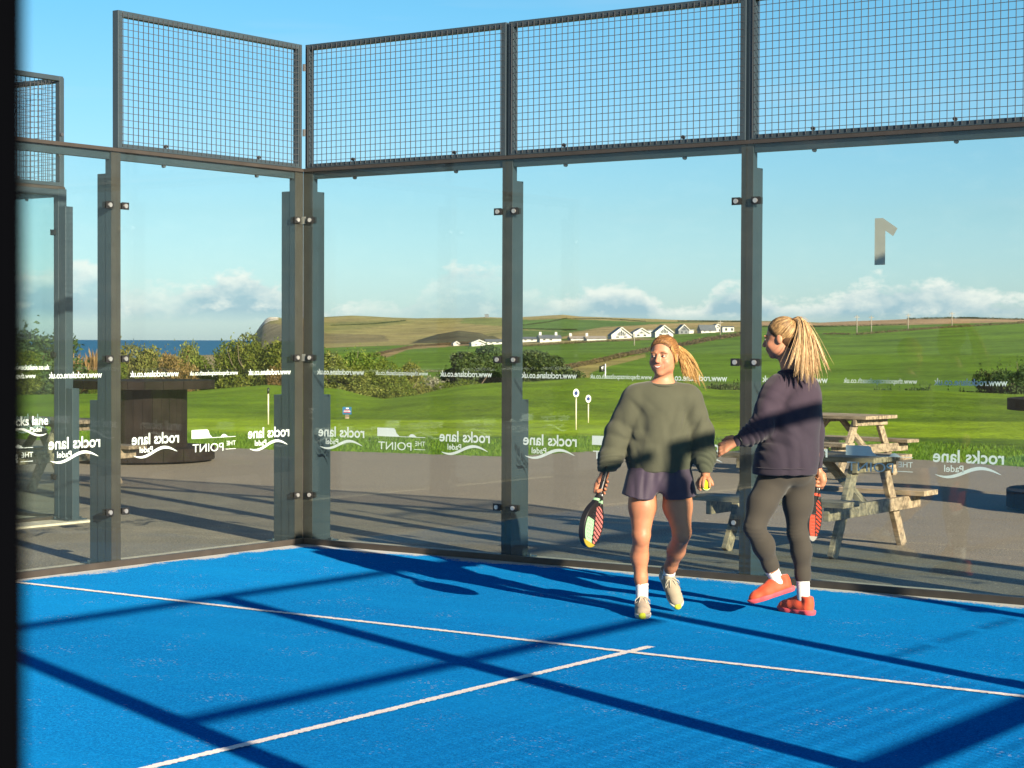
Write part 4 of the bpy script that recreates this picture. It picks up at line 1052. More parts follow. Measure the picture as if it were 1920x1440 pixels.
def skin_mat(name, c):
    m, n, l, b = newmat(name); nt = m.node_tree
    at = n.new('ShaderNodeAttribute'); at.attribute_name = 'Col'; v = coords(nt)
    f = mth(nt, 'ADD', mth(nt, 'MULTIPLY', nz(nt, 30, 4, v), .25), .875)
    mm = n.new('ShaderNodeVectorMath'); mm.operation = 'SCALE'; l.new(at.outputs['Color'], mm.inputs[0]); l.new(f, mm.inputs['Scale'])
    l.new(mm.outputs[0], b.inputs['Base Color']); b.inputs['Roughness'].default_value = .5; b.inputs['Specular IOR Level'].default_value = .35
    b.inputs['Subsurface Weight'].default_value = .15; b.inputs['Subsurface Radius'].default_value = (.02, .008, .004); b.inputs['Subsurface Scale'].default_value = .5
    return m
SKIN = np.array([.40, .185, .105])
MAT['skin'] = skin_mat('skin', SKIN)
MAT['olive_cloth'] = cloth_mat('olive_sweatshirt', (.052, .056, .036)); MAT['plum_cloth'] = cloth_mat('dark_plum_sweatshirt', (.031, .022, .034))
MAT['shorts_cloth'] = cloth_mat('purple_grey_shorts', (.042, .032, .050), .6, 200, .05, .15); MAT['legging'] = cloth_mat('taupe_leggings', (.046, .038, .031), .85, 300, .04, .1)
MAT['sock'] = cloth_mat('white_sock', (.62, .61, .60)); MAT['shoe_beige'] = cloth_mat('beige_shoe', (.30, .245, .18)); MAT['sole_white'] = cloth_mat('white_sole', (.42, .41, .37), .6)
MAT['sole_lime'] = cloth_mat('lime_rubber', (.42, .48, .03), .6); MAT['shoe_orange'] = cloth_mat('orange_shoe', (.66, .075, .030), .6, 120, .25); MAT['shoe_pink'] = cloth_mat('pink_sole', (.62, .07, .09), .6)
MAT['lace'] = cloth_mat('shoe_lace', (.42, .38, .31)); MAT['ball'] = cloth_mat('yellow_felt_ball', (.50, .62, .012), .9, 500)
MAT['lip'] = simple('lip', (.30, .095, .07), .6, 0, .05); MAT['mouth_dark'] = simple('mouth_inside', (.06, .012, .012), .5); MAT['tooth'] = simple('teeth', (.62, .58, .52), .4, 0, .03)
MAT['dark_line'] = simple('lash', (.02, .010, .006), .6); MAT['lid'] = simple('eyelid', (.22, .09, .05), .5); MAT['brow'] = simple('brow_hair', (.14, .07, .03), .7)
MAT['vcol'] = None
def hair_mat(name, c1, c2, c3):
    m, n, l, b = newmat(name); nt = m.node_tree; g = n.new('ShaderNodeNewGeometry'); v = coords(nt)
    f = mth(nt, 'ADD', mth(nt, 'MULTIPLY', g.outputs['Random Per Island'], .55), mth(nt, 'MULTIPLY', nz(nt, 60, 3, v), .45))
    l.new(ramp(nt, f, [(.2, c1), (.5, c2), (.8, c3)]), b.inputs['Base Color']); b.inputs['Roughness'].default_value = .5; b.inputs['Specular IOR Level'].default_value = .35
    return m
MAT['hair_gold'] = hair_mat('golden_hair', (.20, .10, .03), (.43, .25, .08), (.64, .44, .18)); MAT['hair_root'] = hair_mat('brown_roots', (.05, .026, .012), (.10, .05, .02), (.20, .11, .04))
MAT['hair_mid'] = hair_mat('auburn_gold_hair', (.06, .026, .010), (.16, .075, .024), (.34, .18, .06)); MAT['hair_mid2'] = hair_mat('dark_blonde_hair', (.06, .032, .014), (.20, .115, .045), (.50, .34, .15)); MAT['hair_blonde'] = hair_mat('blonde_hair', (.24, .14, .06), (.46, .31, .15), (.66, .51, .30))

def wrinkle(V, N, spots, amp, seed):
    """soft cloth folds: waves bunched round given centres, running along a direction"""
    r = np.random.default_rng(seed); d = np.zeros(len(V))
    for c, rad, dr, wl_, a in spots:
        q = V-np.array(c); g = np.exp(-(q**2).sum(1)/(2*rad*rad)); dr = nrm(dr)
        w1 = .05*np.sin(q@nrm(r.normal(size=3))*13+r.uniform(0, 6)) + .02*np.sin(q@nrm(r.normal(size=3))*27+r.uniform(0, 6))
        s = np.sin((q@dr+w1)/wl_*2*pi+r.uniform(0, 6)); d += a*g*(s-.35*np.abs(s))
    for i in range(7):
        k = nrm(r.normal(size=3)); d += .12*np.sin(V@k*r.uniform(6, 20)+r.uniform(0, 6))
    return V+N*(d*amp)[:, None]
def solid(field, name, mat, parent, it=1, spots=None, amp=.005, seed=1, col=None, smooth=True):
    V, Q = field.net(); V = relax(V, Q, it)
    if spots is not None: V = wrinkle(V, vnormals(V, Q), spots, amp, seed); V = relax(V, Q, 1, .4)
    c = None
    if col is not None: c = np.tile(np.array(col, float), (len(V), 1)) if not callable(col) else col(V)
    return link(name, npmesh(name, V, Q, smooth, c), mat, parent)

class Head:
    def __init__(s, c, face, tilt=0.0):
        """face: horizontal facing direction; tilt: nod down"""
        s.c = np.array(c, float); f = nrm([face[0], face[1], 0]); x = np.array([-f[1], f[0], 0])
        up = np.array([0, 0, 1.]); s.f = nrm(f*cos(tilt)-up*sin(tilt)); s.u = nrm(up*cos(tilt)+f*sin(tilt)); s.x = x
        s.M = np.array([s.x, s.f, s.u])
    def P(s, x, f, z): return s.c+s.x*x+s.f*f+s.u*z
    def L(s, V): return (V-s.c)@s.M.T
    def build(s, F):
        E = lambda c, r, k=.012, cut=False: F.ell(s.P(*c), r, s.M, k, cut)
        E((0, -.016, .030), (.075, .094, .086)); E((0, .018, -.018), (.069, .076, .082), .02); E((0, .038, -.066), (.050, .050, .046), .03)
        E((0, .070, -.098), (.019, .016, .016), .028)
        for g in (-1, 1):
            E((g*.038, .060, -.036), (.026, .025, .024), .02); E((g*.044, .014, -.066), (.014, .034, .022), .03)
            E((g*.031, .098, .003), (.016, .014, .011), .014, True); E((g*.031, .078, .002), (.0135, .0135, .0115), .004)
            E((g*.031, .086, .022), (.022, .008, .006), .012)
            E((g*.077, -.012, -.012), (.009, .019, .030), .006); E((g*.011, .103, -.033), (.008, .009, .007), .006)
        F.cone(s.P(0, .090, .008), s.P(0, .112, -.028), .008, .0115, .012)
        E((0, .084, -.060), (.034, .012, .018), .018)
    def paint(s, V, smile=True, skin=SKIN):
        q = s.L(V); x, f, z = q[:, 0], q[:, 1], q[:, 2]; c = np.tile(skin, (len(V), 1)); fr = (f > .045) & (np.abs(x) < .07) & (z > -.12) & (z < .09)
        ax = np.abs(x)
        def mix(m, colr, a=1.0): a = np.clip(m*a, 0, 1)[:, None]; return c*(1-a)+np.array(colr)*a
        soft = lambda v, e: np.clip(.5-v/e, 0, 1)
        c = mix(fr*np.exp(-((ax-.040)**2+(z+.035)**2)/.0005), [.36, .10, .06], .6)
        c = mix(fr*np.exp(-((ax-.0)**2+(z+.035)**2)/.0002), [.36, .11, .07], .5)
        brow = soft(np.abs(z-.0255+.9*np.maximum(ax-.03, 0)**1.2)-.0035, .003)*soft(np.abs(ax-.034)-.018, .004); c = mix(fr*brow, [.13, .06, .025], .8)
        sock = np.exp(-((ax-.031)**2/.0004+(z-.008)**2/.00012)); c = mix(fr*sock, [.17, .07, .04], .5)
        crease = soft(np.abs(np.hypot(ax-.004, z+.055)-.036)-.0015, .003)*(z < -.03)*(z > -.075)*(ax > .025); c = mix(fr*crease, [.16, .055, .03], .6)  # smile folds drawn as darker skin, their shade put into the colour
        c = mix((f > .09)*soft(np.hypot(ax-.007, z+.041)-.0028, .002), [.08, .02, .015], .8)
        return c
def face_parts(H, body, smile=True):
    """eyes, lids and mouth laid on the real surface of the face"""
    me = body.data; co = np.zeros(len(me.vertices)*3, np.float32); me.vertices.foreach_get('co', co); q = H.L(co.reshape(-1, 3).astype(float))
    q = q[(q[:, 1] > .03) & (np.abs(q[:, 0]) < .08) & (np.abs(q[:, 2]) < .12)]
    def sf(x, z): d = (q[:, 0]-x)**2+(q[:, 2]-z)**2; i = np.argsort(d)[:6]; return q[i, 1].mean()
    S = lambda x, z, e=0.0: H.P(x, sf(x, z)+e, z)
    for g in (-1, 1):
        F = Field(H.P(g*.031, .08, .002)-.03, H.P(g*.031, .08, .002)+.03, .0018); F.ell(S(g*.031, .001, -.0055), (.0135, .0085, .0052), H.M, .001)
        ir = S(g*.031-.003, .001, .0)
        def ec(V):
            c = np.tile(np.array([.42, .36, .32]), (len(V), 1)); L_ = H.L(V); d = np.hypot(L_[:, 0]-(g*.031-.0035), L_[:, 2]-.001); c[d < .0052] = [.03, .04, .045]; c[d < .0022] = [.005]*3; return c
        solid(F, 'eye', MAT['vcol'], body, 0, col=ec)
        up = [S(g*.031+x, .0052-55*x*x*.5, .0012) for x in np.linspace(-.0145, .0145, 9)]
        MB().tube(up, [.0006]+[.0017]*7+[.0006], 6).build('eyelash', MAT['dark_line'], body)
        lo = [S(g*.031+x, -.0040+40*x*x*.5, .0006) for x in np.linspace(-.013, .013, 9)]
        MB().tube(lo, [.0004]+[.0011]*7+[.0004], 6).build('lower_lid', MAT['lid'], body)
        br = [S(g*.032+x, .0235-22*(x*g+.004)**2+.0, .0008) for x in np.linspace(-.018, .019, 10)]
        MB().tube(br, [.0008]+[.0021]*7+[.0015, .0006], 6).build('eyebrow', MAT['brow'], body)
    t = np.linspace(-1, 1, 17); w = .0245 if smile else .021; k = 1 if smile else .12
    zu = -.0565+.0085*t*t*k; zl = -.0690+(.0210 if smile else .0125)*t*t
    if not smile: zl = -.0625+.0070*t*t*.9
    up = [S(w*a, z, .0004) for a, z in zip(t, zu)]; lo = [S(w*a*.97, z, .0006) for a, z in zip(t, zl)]
    MB().tube(up, [.0007+.0011*(1-a*a)**.6 for a in t], 8).build('upper_lip', MAT['lip'], body); MB().tube(lo, [.0007+.0016*(1-a*a)**.6 for a in t], 8).build('lower_lip', MAT['lip'], body)
    if smile:
        for nm, f0, f1, mt, e in (('mouth', 0, 1, 'mouth_dark', .0004), ('teeth', .05, .66, 'tooth', .0011)):
            V = []; Q = []; tt = t if nm == 'mouth' else t*.86
            for a in tt:
                zu_, zl_ = -.0565+.0085*a*a, -.0690+.0210*a*a; n_ = S(w*a, (zu_+zl_)/2, e); n_ = H.L(n_[None])[0][1]
                for f_ in (f0, f1): V.append(H.P(w*a, n_, zu_+(zl_-zu_)*f_))
            for i in range(len(tt)-1): Q.append((2*i, 2*i+1, 2*i+3, 2*i+2))
            MB().add(V, Q, True).build(nm, MAT[mt], body)
def hand_grip(F, wrist, c, axis, palm, rad, thumb_up=1, sc=1.0):
    """fingers closed round a bar through c along axis; palm = direction from bar to palm"""
    ax = nrm(axis); p = np.array(palm, float); p = nrm(p-ax*(p@ax)); t = np.cross(ax, p)
    at = lambda a, o, r: c+ax*o+(p*cos(a)+t*sin(a))*r
    pc = at(0, 0, rad+.017)
    F.cone(at(0, -.030, rad+.014), at(0, .030, rad+.014), .017*sc, .017*sc, .01); F.cone(wrist, pc, .024*sc, .024*sc, .015)
    for i, (o, L) in enumerate(((-.031, .92), (-.0105, 1.0), (.0105, 1.0), (.031, .82))):
        an = np.array([.35, 1.25, 2.15, 2.95*L]); r = [.0105*sc, .0098*sc, .009*sc, .008*sc]
        pts = [at(a, o+.003*i, rad+.0085) for a in an]; F.chain(pts, r, .003)
    o = -.045*thumb_up
    F.chain([at(-.2, o*.5, rad+.020), at(-.9, o, rad+.013), at(-1.7, o*.95, rad+.010), at(-2.4, o*.7, rad+.009)], [.015*sc, .0125*sc, .011*sc, .009*sc], .005)
def hand_open(F, wrist, d, side, nrm_, curl=.5, sc=1.0):
    """relaxed hand: d = pointing direction, side = towards the thumb, nrm_ = palm normal"""
    d = nrm(d); side = nrm(side); nn = nrm(nrm_); w = np.array(wrist, float)
    k = [w+d*.085+side*s_ for s_ in (.030, .010, -.010, -.029)]
    for q in k: F.cone(w+d*.015, q, .020*sc, .0115*sc, .012, )
    for i, (q, L) in enumerate(zip(k, (.070, .078, .072, .056))):
        a0 = curl*(.5+.12*i); p = [q]; a = a0
        for seg in (.45, .32, .23): p.append(p[-1]+(d*cos(a)+nn*sin(a)+side*(.12-.08*i))*L*seg); a += curl*.9
        F.chain(p, [.0105*sc, .0095*sc, .0085*sc, .0072*sc], .003)
    F.chain([w+d*.02+side*.018, w+d*.045+side*.042+nn*.010, w+d*.075+side*.052+nn*.020, w+d*.095+side*.050+nn*.030], [.016*sc, .0135*sc, .0115*sc, .009*sc], .006)
def shoe(parent, ankle, toe, mats, lime=True, label=None, laces=True, foot_up=None):
    """ankle joint and toe tip in figure space"""
    a = np.array(ankle, float); t = np.array(toe, float); f = nrm(t-a) if foot_up is None else nrm(t-a)
    # sole plane: toe direction lowered so that ankle sits .085 above the sole
    up0 = np.array(foot_up if foot_up is not None else (0, 0, 1.)); r = nrm(np.cross(f, up0)); 
    f = nrm((t-a)-up0*((t-a)@up0)) if foot_up is None else nrm(foot_up_cross(r, t, a, up0)); u = np.cross(r, f)
    P = lambda x, y, z: a+r*x+f*y+u*(z-.085)
    M_ = np.array([r, f, u]); lo = np.min([P(x, y, z) for x in (-.09, .09) for y in (-.13, .24) for z in (-.04, .18)], 0); hi = np.max([P(x, y, z) for x in (-.09, .09) for y in (-.13, .24) for z in (-.04, .18)], 0)
    F = Field(lo, hi, .0035)
    F.chain([P(0, -.040, .045), P(0, .02, .050), P(0, .09, .045), P(.002, .145, .036)], [.036, .037, .041, .036], .02)
    F.ell(P(0, .150, .034), (.040, .048, .027), M_, .02); F.ell(P(0, .045, .045), (.039, .10, .036), M_, .02); F.chain([P(0, -.045, .075), P(0, -.035, .115)], [.033, .034], .015); F.chain([P(0, .0, .10), P(0, .05, .075)], [.034, .032], .02)
    F.half(lambda x, y, z: -((x-P(0, 0, .020)[0])*u[0]+(y-P(0, 0, .020)[1])*u[1]+(z-P(0, 0, .020)[2])*u[2]))
    F.half(lambda x, y, z: ((x-a[0])*nrm(u-.12*f)[0]+(y-a[1])*nrm(u-.12*f)[1]+(z-a[2])*nrm(u-.12*f)[2])-.030)
    sh = solid(F, 'shoe', mats[0], parent)
    if label: sh['label'] = label
    F = Field(lo, hi, .0035)
    F.chain([P(0, -.050, .020), P(0, .03, .020), P(0, .11, .020), P(.003, .150, .024)], [.041, .037, .044, .044], .02)
    F.ell(P(.002, .165, .028), (.042, .046, .030), M_, .01)
    F.half(lambda x, y, z: ((x-a[0])*u[0]+(y-a[1])*u[1]+(z-a[2])*u[2])+.085-.030)
    F.half(lambda x, y, z: -(((x-a[0])*u[0]+(y-a[1])*u[1]+(z-a[2])*u[2])+.085-.0))
    solid(F, 'sole', mats[1], sh)
    if lime:
        F = Field(lo, hi, .0035); F.ell(P(.006, .196, .020), (.024, .020, .020), M_, .004); F.half(lambda x, y, z: -(((x-a[0])*u[0]+(y-a[1])*u[1]+(z-a[2])*u[2])+.085-.001)); solid(F, 'toe_cap', mats[2], sh)
    if laces:
        mb = MB()
        for i in range(5):
            y = .045+i*.021; z = .100-i*.0095
            mb.tube([P(-.024, y, z-.008), P(0, y+.004, z+.003), P(.024, y+.012, z-.008)], .0024, 5)
            mb.tube([P(.024, y, z-.008), P(0, y+.004, z+.004), P(-.024, y+.012, z-.008)], .0024, 5)
        for g in (-1, 1):
            mb.tube([P(0, .045, .105), P(g*.02, .055, .116), P(g*.042, .07, .098), P(g*.046, .082, .075), P(g*.03, .07, .088), P(0, .048, .104)], .0024, 5)
            mb.tube([P(0, .045, .105), P(g*.012, .07, .108), P(g*.022, .095, .085)], .0024, 5)
        mb.build('lace', mats[3], sh)
    return sh
def foot_up_cross(r, t, a, up0): return np.cross(up0, r)
def strand_tubes(paths, rads, n=4):
    mb = MB()
    for p, r in zip(paths, rads): mb.tube(p, r, n, True, True)
    return mb
def bez(P0, P1, P2, P3, t): return ((1-t)**3)[:, None]*P0+(3*t*(1-t)**2)[:, None]*P1+(3*t*t*(1-t))[:, None]*P2+(t**3)[:, None]*P3
def scalp(H, root, n, seed, spread=1.0):
    """combed strands over the skull from the hairline to the tie"""
    r = np.random.default_rng(seed); paths = []; rad = []
    C = np.array([0, -.020, .033]); S = np.array([.0815, .0975, .0905])
    L = H.L(root[None])[0]
    for i in range(n):
        a = r.uniform(-1.0, 1.0)*3.0                           # round the hairline
        x = .078*sin(a); z = .083*cos(a); f = .084-.085*(1-cos(a))*.77+r.normal(0, .004)
        if cos(a) < 0: z *= .75
        p0 = nrm((np.array([x, f, z+.01])-C)/S); p1 = nrm((L-C)/S); om = math.acos(np.clip(p0@p1, -1, 1)); pts = []
        for t in np.linspace(0, 1, 9):
            q = (sin((1-t)*om)*p0+sin(t*om)*p1)/max(sin(om), 1e-3); q = C+q*S*(1.0+.006*sin(t*7+i)+r.uniform(-.006, .014)); pts.append(H.P(*q))
        paths.append(pts); rad.append([.0007]+[.0013]*7+[.0010])
    return paths, rad
def pony(J, tie, mid, locks, per, seed, rad0, dy=0):
    """soft locks: strands stay together, fan out a little and thin towards the tip"""
    rg = np.random.default_rng(seed); paths = []; rad = []; t = np.linspace(0, 1, 12)
    for (e, c, wd) in locks:
        e = (e[0], e[1], e[2]+dy); c = (c[0], c[1], c[2]+dy*.6)
        for i in range(per):
            u_ = rg.normal(0, 1, 3)*.0042*wd; k = rg.uniform(.80, 1.04)
            E_ = J(*e); C_ = J(*c); M0 = J(*mid)+u_*np.array([.8, .6, .8]); C_ = C_+u_*1.0
            E2 = C_+(E_-C_)*k+u_*.8*(1.2-k); q = bez(tie+u_*.55, M0, C_, E2, t)
            q += np.outer(np.sin(t*pi*1.5)*t, rg.normal(0, .0016, 3)); paths.append(list(q)); rad.append([rad0*.9]+[rad0]*7+[rad0*.85, rad0*.65, rad0*.4, rad0*.12])
        for i in range(7):                                   # flyaways
            u_ = rg.normal(0, .012, 3); q = bez(tie+u_*.3, J(*mid)+u_, J(*c)+u_*1.6, J(*e)+u_*2.0, t); paths.append(list(q)); rad.append([.0007]*11+[.0002])
    return paths, rad
def hair_cap(H, mat, parent, name='hair', ext=.010, c0=.0124):
    lo = H.c-.14; hi = H.c+.15; F = Field(lo, hi, .0035)
    F.ell(H.P(0, -.018, .034), (.0795, .0965, .0885), H.M); F.ell(H.P(0, -.038, -.012), (.064, .058, .062), H.M, .02)
    n_ = H.f*.818-H.u*.576; F.half(lambda x, y, z: (x-H.c[0])*n_[0]+(y-H.c[1])*n_[1]+(z-H.c[2])*n_[2]-c0)
    n2 = nrm(H.f*.55-H.u*.83); F.half(lambda x, y, z: (x-H.c[0])*n2[0]+(y-H.c[1])*n2[1]+(z-H.c[2])*n2[2]-.045)
    return solid(F, name, mat, parent)

def racket(name, grip_c, axis, facen, mats, label, twist=0):
    """padel racket: axis points from handle to head"""
    a = nrm(axis); n_ = np.array(facen, float); n_ = nrm(n_-a*(n_@a)); s = np.cross(a, n_)
    root = empty(name, label=label, category='racket', group='padel rackets held by the women')
    MM = Matrix(((s[0], n_[0], a[0]), (s[1], n_[1], a[1]), (s[2], n_[2], a[2])))   # local x = width, y = thickness, z = along
    root.matrix_world = Matrix.Translation(Vector(grip_c)) @ MM.to_4x4()
    F = Field((-.15, -.03, .02), (.15, .03, .40), .0028)
    F.ell((0, 0, .245), (.126, .60, .132), k=.02); F.cone((0, 0, .06), (0, 0, .16), .022, .075, .03)
    F.half(lambda x, y, z: np.abs(y)+0*x+0*z-.018)
    F.cone((0, -.05, .118), (0, .05, .118), .019, .019, .004, cut=True) if 0 else None
    F.ell((0, 0, .105), (.018, .06, .022), k=.006, cut=True)
    for i in range(-4, 5):
        for j in range(9):
            x = i*.022+(j % 2)*.011; z = .165+j*.020
            if (x/.095)**2+((z-.245)/.098)**2 < 1: F.cone((x, -.03, z), (x, .03, z), .0048, .0048, .001, cut=True)
    def colr(V):
        c = np.tile(np.array([.012, .012, .013]), (len(V), 1)); x, y, z = V.T; fc = np.abs(y) > .0145
        st = fc & (x+.35*(z-.25) < -.012) & (np.sin((z+.25*x)*260) > -.2) & (((x/.11)**2+((z-.245)/.118)**2) < 1); c[st] = mats[0]
        g = fc & (x+.35*(z-.25) > .004) & (z > .215) & (((x/.108)**2+((z-.245)/.115)**2) < 1); c[g] = mats[1]
        b_ = fc & (z > .345); c[b_] = mats[2]; b_ = (z > .085) & (z < .100) & (np.abs(x) > .012); c[b_] = mats[1]
        return c
    hd = solid(F, 'racket_head', MAT['racket'], root, 0, col=colr)
    MB().tube([(0, 0, -.105), (0, 0, -.098), (0, 0, .05), (0, 0, .075)], [.0175, .0155, .0145, .018], 12).build('grip', MAT['clamp'], root)
    MB().tube([(0, 0, .052), (0, 0, .062)], [.0195, .0195], 12).build('collar', MAT['white_paint'], root)
    mb = MB(); mb.tube([(0, 0, -.10), (.02, .01, -.125), (.045, .012, -.10), (.05, .012, -.05), (.034, .010, -.01), (.020, .012, -.03)], .003, 6); mb.build('wrist_strap', MAT['clamp'], root)
    return root
def vc_mat(name, rough):
    m, n, l, b = newmat(name); at = n.new('ShaderNodeAttribute'); at.attribute_name = 'Col'; l.new(at.outputs['Color'], b.inputs['Base Color']); b.inputs['Roughness'].default_value = rough; return m
MAT['racket'] = vc_mat('racket_paint', .4); MAT['vcol'] = vc_mat('eye_surface', .25)

# ---------------------------------------------------------------- woman facing the camera
def woman_front():
    o, J = figure(1240, 11.50)
    root = empty('person', tuple(o), YAW, label='smiling woman with a blonde ponytail in an olive sweatshirt and dark shorts, walking with racket and ball', category='person')
    root['label'] = 'smiling woman in an olive sweatshirt and dark shorts walking towards us'
    H = Head(J(1244, 667, .0), (-sin(.44), -cos(.44)), .04)
    F = Field((-.46, -.24, -.02), (.42, .46, 1.72), .0042)
    H.build(F)
    F.cone(J(1244, 722, .035), J(1246, 690, .025), .056, .050, .03)
    F.cone((0, .03, .98), (0, .02, 1.28), .125, .135, .04, S=(1, .68, 1)); F.cone(J(1205, 742, .02), J(1285, 742, .02), .05, .05, .04)
    # arms
    eR, wR = J(1152, 818, .02), J(1133, 893, -.03); F.chain([J(1190, 745, .02), eR, wR], [.048, .038, .026], .02)
    eL, wL = J(1316, 818, .03), J(1324, 884, -.09); F.chain([J(1293, 745, .02), eL, wL], [.048, .038, .026], .02)
    ax = nrm(J(1101, 1020, -.16)-J(1131, 908, -.07)); gc = J(1130, 911, -.07)
    hand_grip(F, wR, gc, ax, np.array([-.55, .75, .35]), .0165, -1)
    # ball hand: fingers hang over the ball
    bc = J(1324, 910, -.115); R_ = .0335
    top = bc+np.array([0, .030, .044]); F.cone(wL, top, .024, .026, .015); F.ell(bc+np.array([.004, .034, .020]), (.040, .016, .040), k=.012)
    for i, az in enumerate((-.95, -.40, .55, 1.25)):
        hx, hy = sin(az), -cos(az)*.9
        pts = []
        for ph, rr in ((.15, .050), (.6, .046), (1.05, .0430), (1.45, .0425), (1.75 if i < 3 else 1.5, .042)):
            pts.append(bc+np.array([hx*sin(ph)*rr, hy*sin(ph)*rr+.010*cos(ph), cos(ph)*rr]))
        F.chain(pts, [.0115, .0105, .0098, .009, .008], .003)
    F.chain([bc+np.array([-.030, .030, .030]), bc+np.array([-.046, .014, .008]), bc+np.array([-.040, -.006, -.014]), bc+np.array([-.032, -.018, -.026])], [.014, .0125, .011, .009], .005)
    # legs
    hipR = J(1206, 900, .02); kR = J(1204, 1008, -.02); aR = J(1206, 1117, .045)
    F.chain([hipR, J(1206, 950, .005), kR+np.array([0, .005, .03])], [.088, .080, .055], .03)
    F.chain([kR+np.array([0, .0, .0]), J(1201, 1045, .03), J(1204, 1085, .04), aR], [.050, .050, .036, .031], .03); F.ell(kR+np.array([0, -.022, -.005]), (.032, .028, .042), k=.02)
    F.ell(J(1199, 1038, .055), (.042, .040, .075), k=.03)
    hipL = J(1270, 900, .03); kL = J(1280, 1004, -.07); aL = J(1255, 1080, .26)
    F.chain([hipL, J(1272, 950, -.01), kL+np.array([0, .01, .03])], [.090, .084, .058], .03)
    F.chain([kL, J(1270, 1033, .08), J(1260, 1062, .20), aL], [.050, .050, .036, .031], .03); F.ell(kL+np.array([0, -.022, -.004]), (.034, .030, .040), k=.02)
    F.ell(J(1268, 1030, .115), (.042, .045, .06), k=.03); F.cone((-.06, .03, .95), (.06, .03, .95), .115, .115, .04)
    def colr(V):
        c = H.paint(V, True); hz = H.L(V); far = (V[:, 2] < 1.3); c[far] = SKIN*np.array([.96, .88, .82])
        return c
    body = solid(F, 'body', MAT['skin'], root, 1, col=colr)
    face_parts(H, body)
    # sweatshirt
    F = Field((-.48, -.28, .78), (.44, .34, 1.48), .005)
    F.cone(J(1240, 770, .03), J(1238, 848, .03), .172, .204, .05, S=(1, .70, 1)); F.cone(J(1196, 744, .03), J(1288, 744, .03), .078, .078, .05)
    F.cone(J(1237, 858, .03), J(1236, 879, .03), .196, .182, .02, S=(1, .68, 1))
    F.chain([J(1188, 752, .03), J(1158, 812, .03), J(1144, 862, .0), J(1137, 878, -.02)], [.080, .073, .070, .050], .03)
    F.cone(J(1135, 884, -.025), J(1132, 899, -.03), .044, .037, .008)
    F.chain([J(1294, 752, .03), J(1316, 812, .03), J(1323, 856, -.04), J(1324, 872, -.07)], [.080, .073, .068, .049], .03)
    F.cone(J(1324, 876, -.075), J(1325, 890, -.09), .044, .038, .008)
    # neckline: scoop cut, then rib
    nc = J(1244, 706, .02); F.ell(nc, (.080, .072, .050), k=.010, cut=True)
    zc = J(1236, 884, 0)[2]; F.half(lambda x, y, z: -(z-zc+0*x+0*y)-.02*0)
    sp = [(J(1165, 815, .0), .10, (.5, 0, 1), .11, .5), (J(1320, 815, .0), .10, (-.5, 0, 1), .11, .5), (J(1145, 866, -.03), .05, (0, 0, 1), .035, .9), (J(1323, 862, -.06), .05, (0, 0, 1), .035, .9),
          (J(1190, 790, -.1), .07, (.9, 0, .5), .10, 1.3), (J(1295, 790, -.1), .07, (-.9, 0, .5), .10, 1.3), (J(1238, 858, -.1), .13, (.9, 0, .25), .11, .6), (J(1215, 820, -.1), .09, (.8, 0, -.6), .13, .9), (J(1270, 830, -.1), .10, (.8, 0, .7), .12, .7)]
    shirt = solid(F, 'sweatshirt', MAT['olive_cloth'], root, 2, sp, .0075, 11)
    t = np.linspace(0, 2*pi, 37); cc = J(1244, 717, .02)
    MB().tube([cc+np.array([.079*cos(a), .069*sin(a), -.004+.014*sin(a)]) for a in t], .0095, 8, cap=False).build('collar', MAT['olive_cloth'], shirt)
    mb = MB()
    for g in (.0,):
        c1 = J(1236, 866, .03); mb.tube([c1+np.array([.197*cos(a), .197*.68*sin(a), 0]) for a in t], .004, 6, cap=False)
    mb.build('hem_seam', MAT['olive_cloth'], shirt)
    # shorts
    F = Field((-.30, -.22, .70), (.28, .30, .96), .0042)
    F.cone(J(1238, 880, .03), J(1237, 898, .03), .170, .178, .02, S=(1, .72, 1))
    F.cone(J(1207, 893, .01), J(1199, 940, .0), .098, .112, .03); F.cone(J(1268, 893, .02), J(1275, 942, .0), .100, .112, .03); F.cone(J(1238, 986, -.4), J(1238, 986, .4), .195, .195, .02, S=(.30, 1, 1), cut=True)
    z1 = J(1200, 937, 0)[2]; F.half(lambda x, y, z: -(z-z1-.9*np.maximum(np.abs(x)-.10, 0)**1.0*.28+.0*y))
    solid(F, 'shorts', MAT['shorts_cloth'], root, 1, [(J(1207, 915, -.1), .08, (1, 0, .1), .08, 1), (J(1270, 915, -.1), .08, (1, 0, -.2), .08, 1)], .0035, 5)
    # socks and shoes
    for top, an, lb in ((J(1206, 1093, .04), aR, 'R'), (J(1258, 1070, .225), aL, 'L')):
        F = Field(np.minimum(top, an)-.09, np.maximum(top, an)+.09, .0035); d = nrm(top-an); F.cone(top, an-d*.03, .0395, .037, .01)
        F.half(lambda x, y, z: (x-top[0])*d[0]+(y-top[1])*d[1]+(z-top[2])*d[2]); solid(F, 'sock', MAT['sock'], root, 1, [(top, .06, d, .018, 1)], .002, 3)
    m4 = (MAT['shoe_beige'], MAT['sole_white'], MAT['sole_lime'], MAT['lace'])
    shoe(root, (aR[0], aR[1], .088), (aR[0]-.004, aR[1]-.2, .088), m4)
    tL = J(1274, 1122, .13); dfoot = nrm(tL-aL); upL = nrm(np.cross(np.cross(dfoot, np.array([0, -.75, .55])), dfoot))
    shoe(root, aL, tL, m4, foot_up=upL)
    # hair
    hr = hair_cap(H, MAT['hair_root'], root)
    tie = H.P(.012, -.112, .045); p, r = scalp(H, tie, 1300, 3)
    strand_tubes(p, r).build('combed_hair', MAT['hair_mid'], hr)
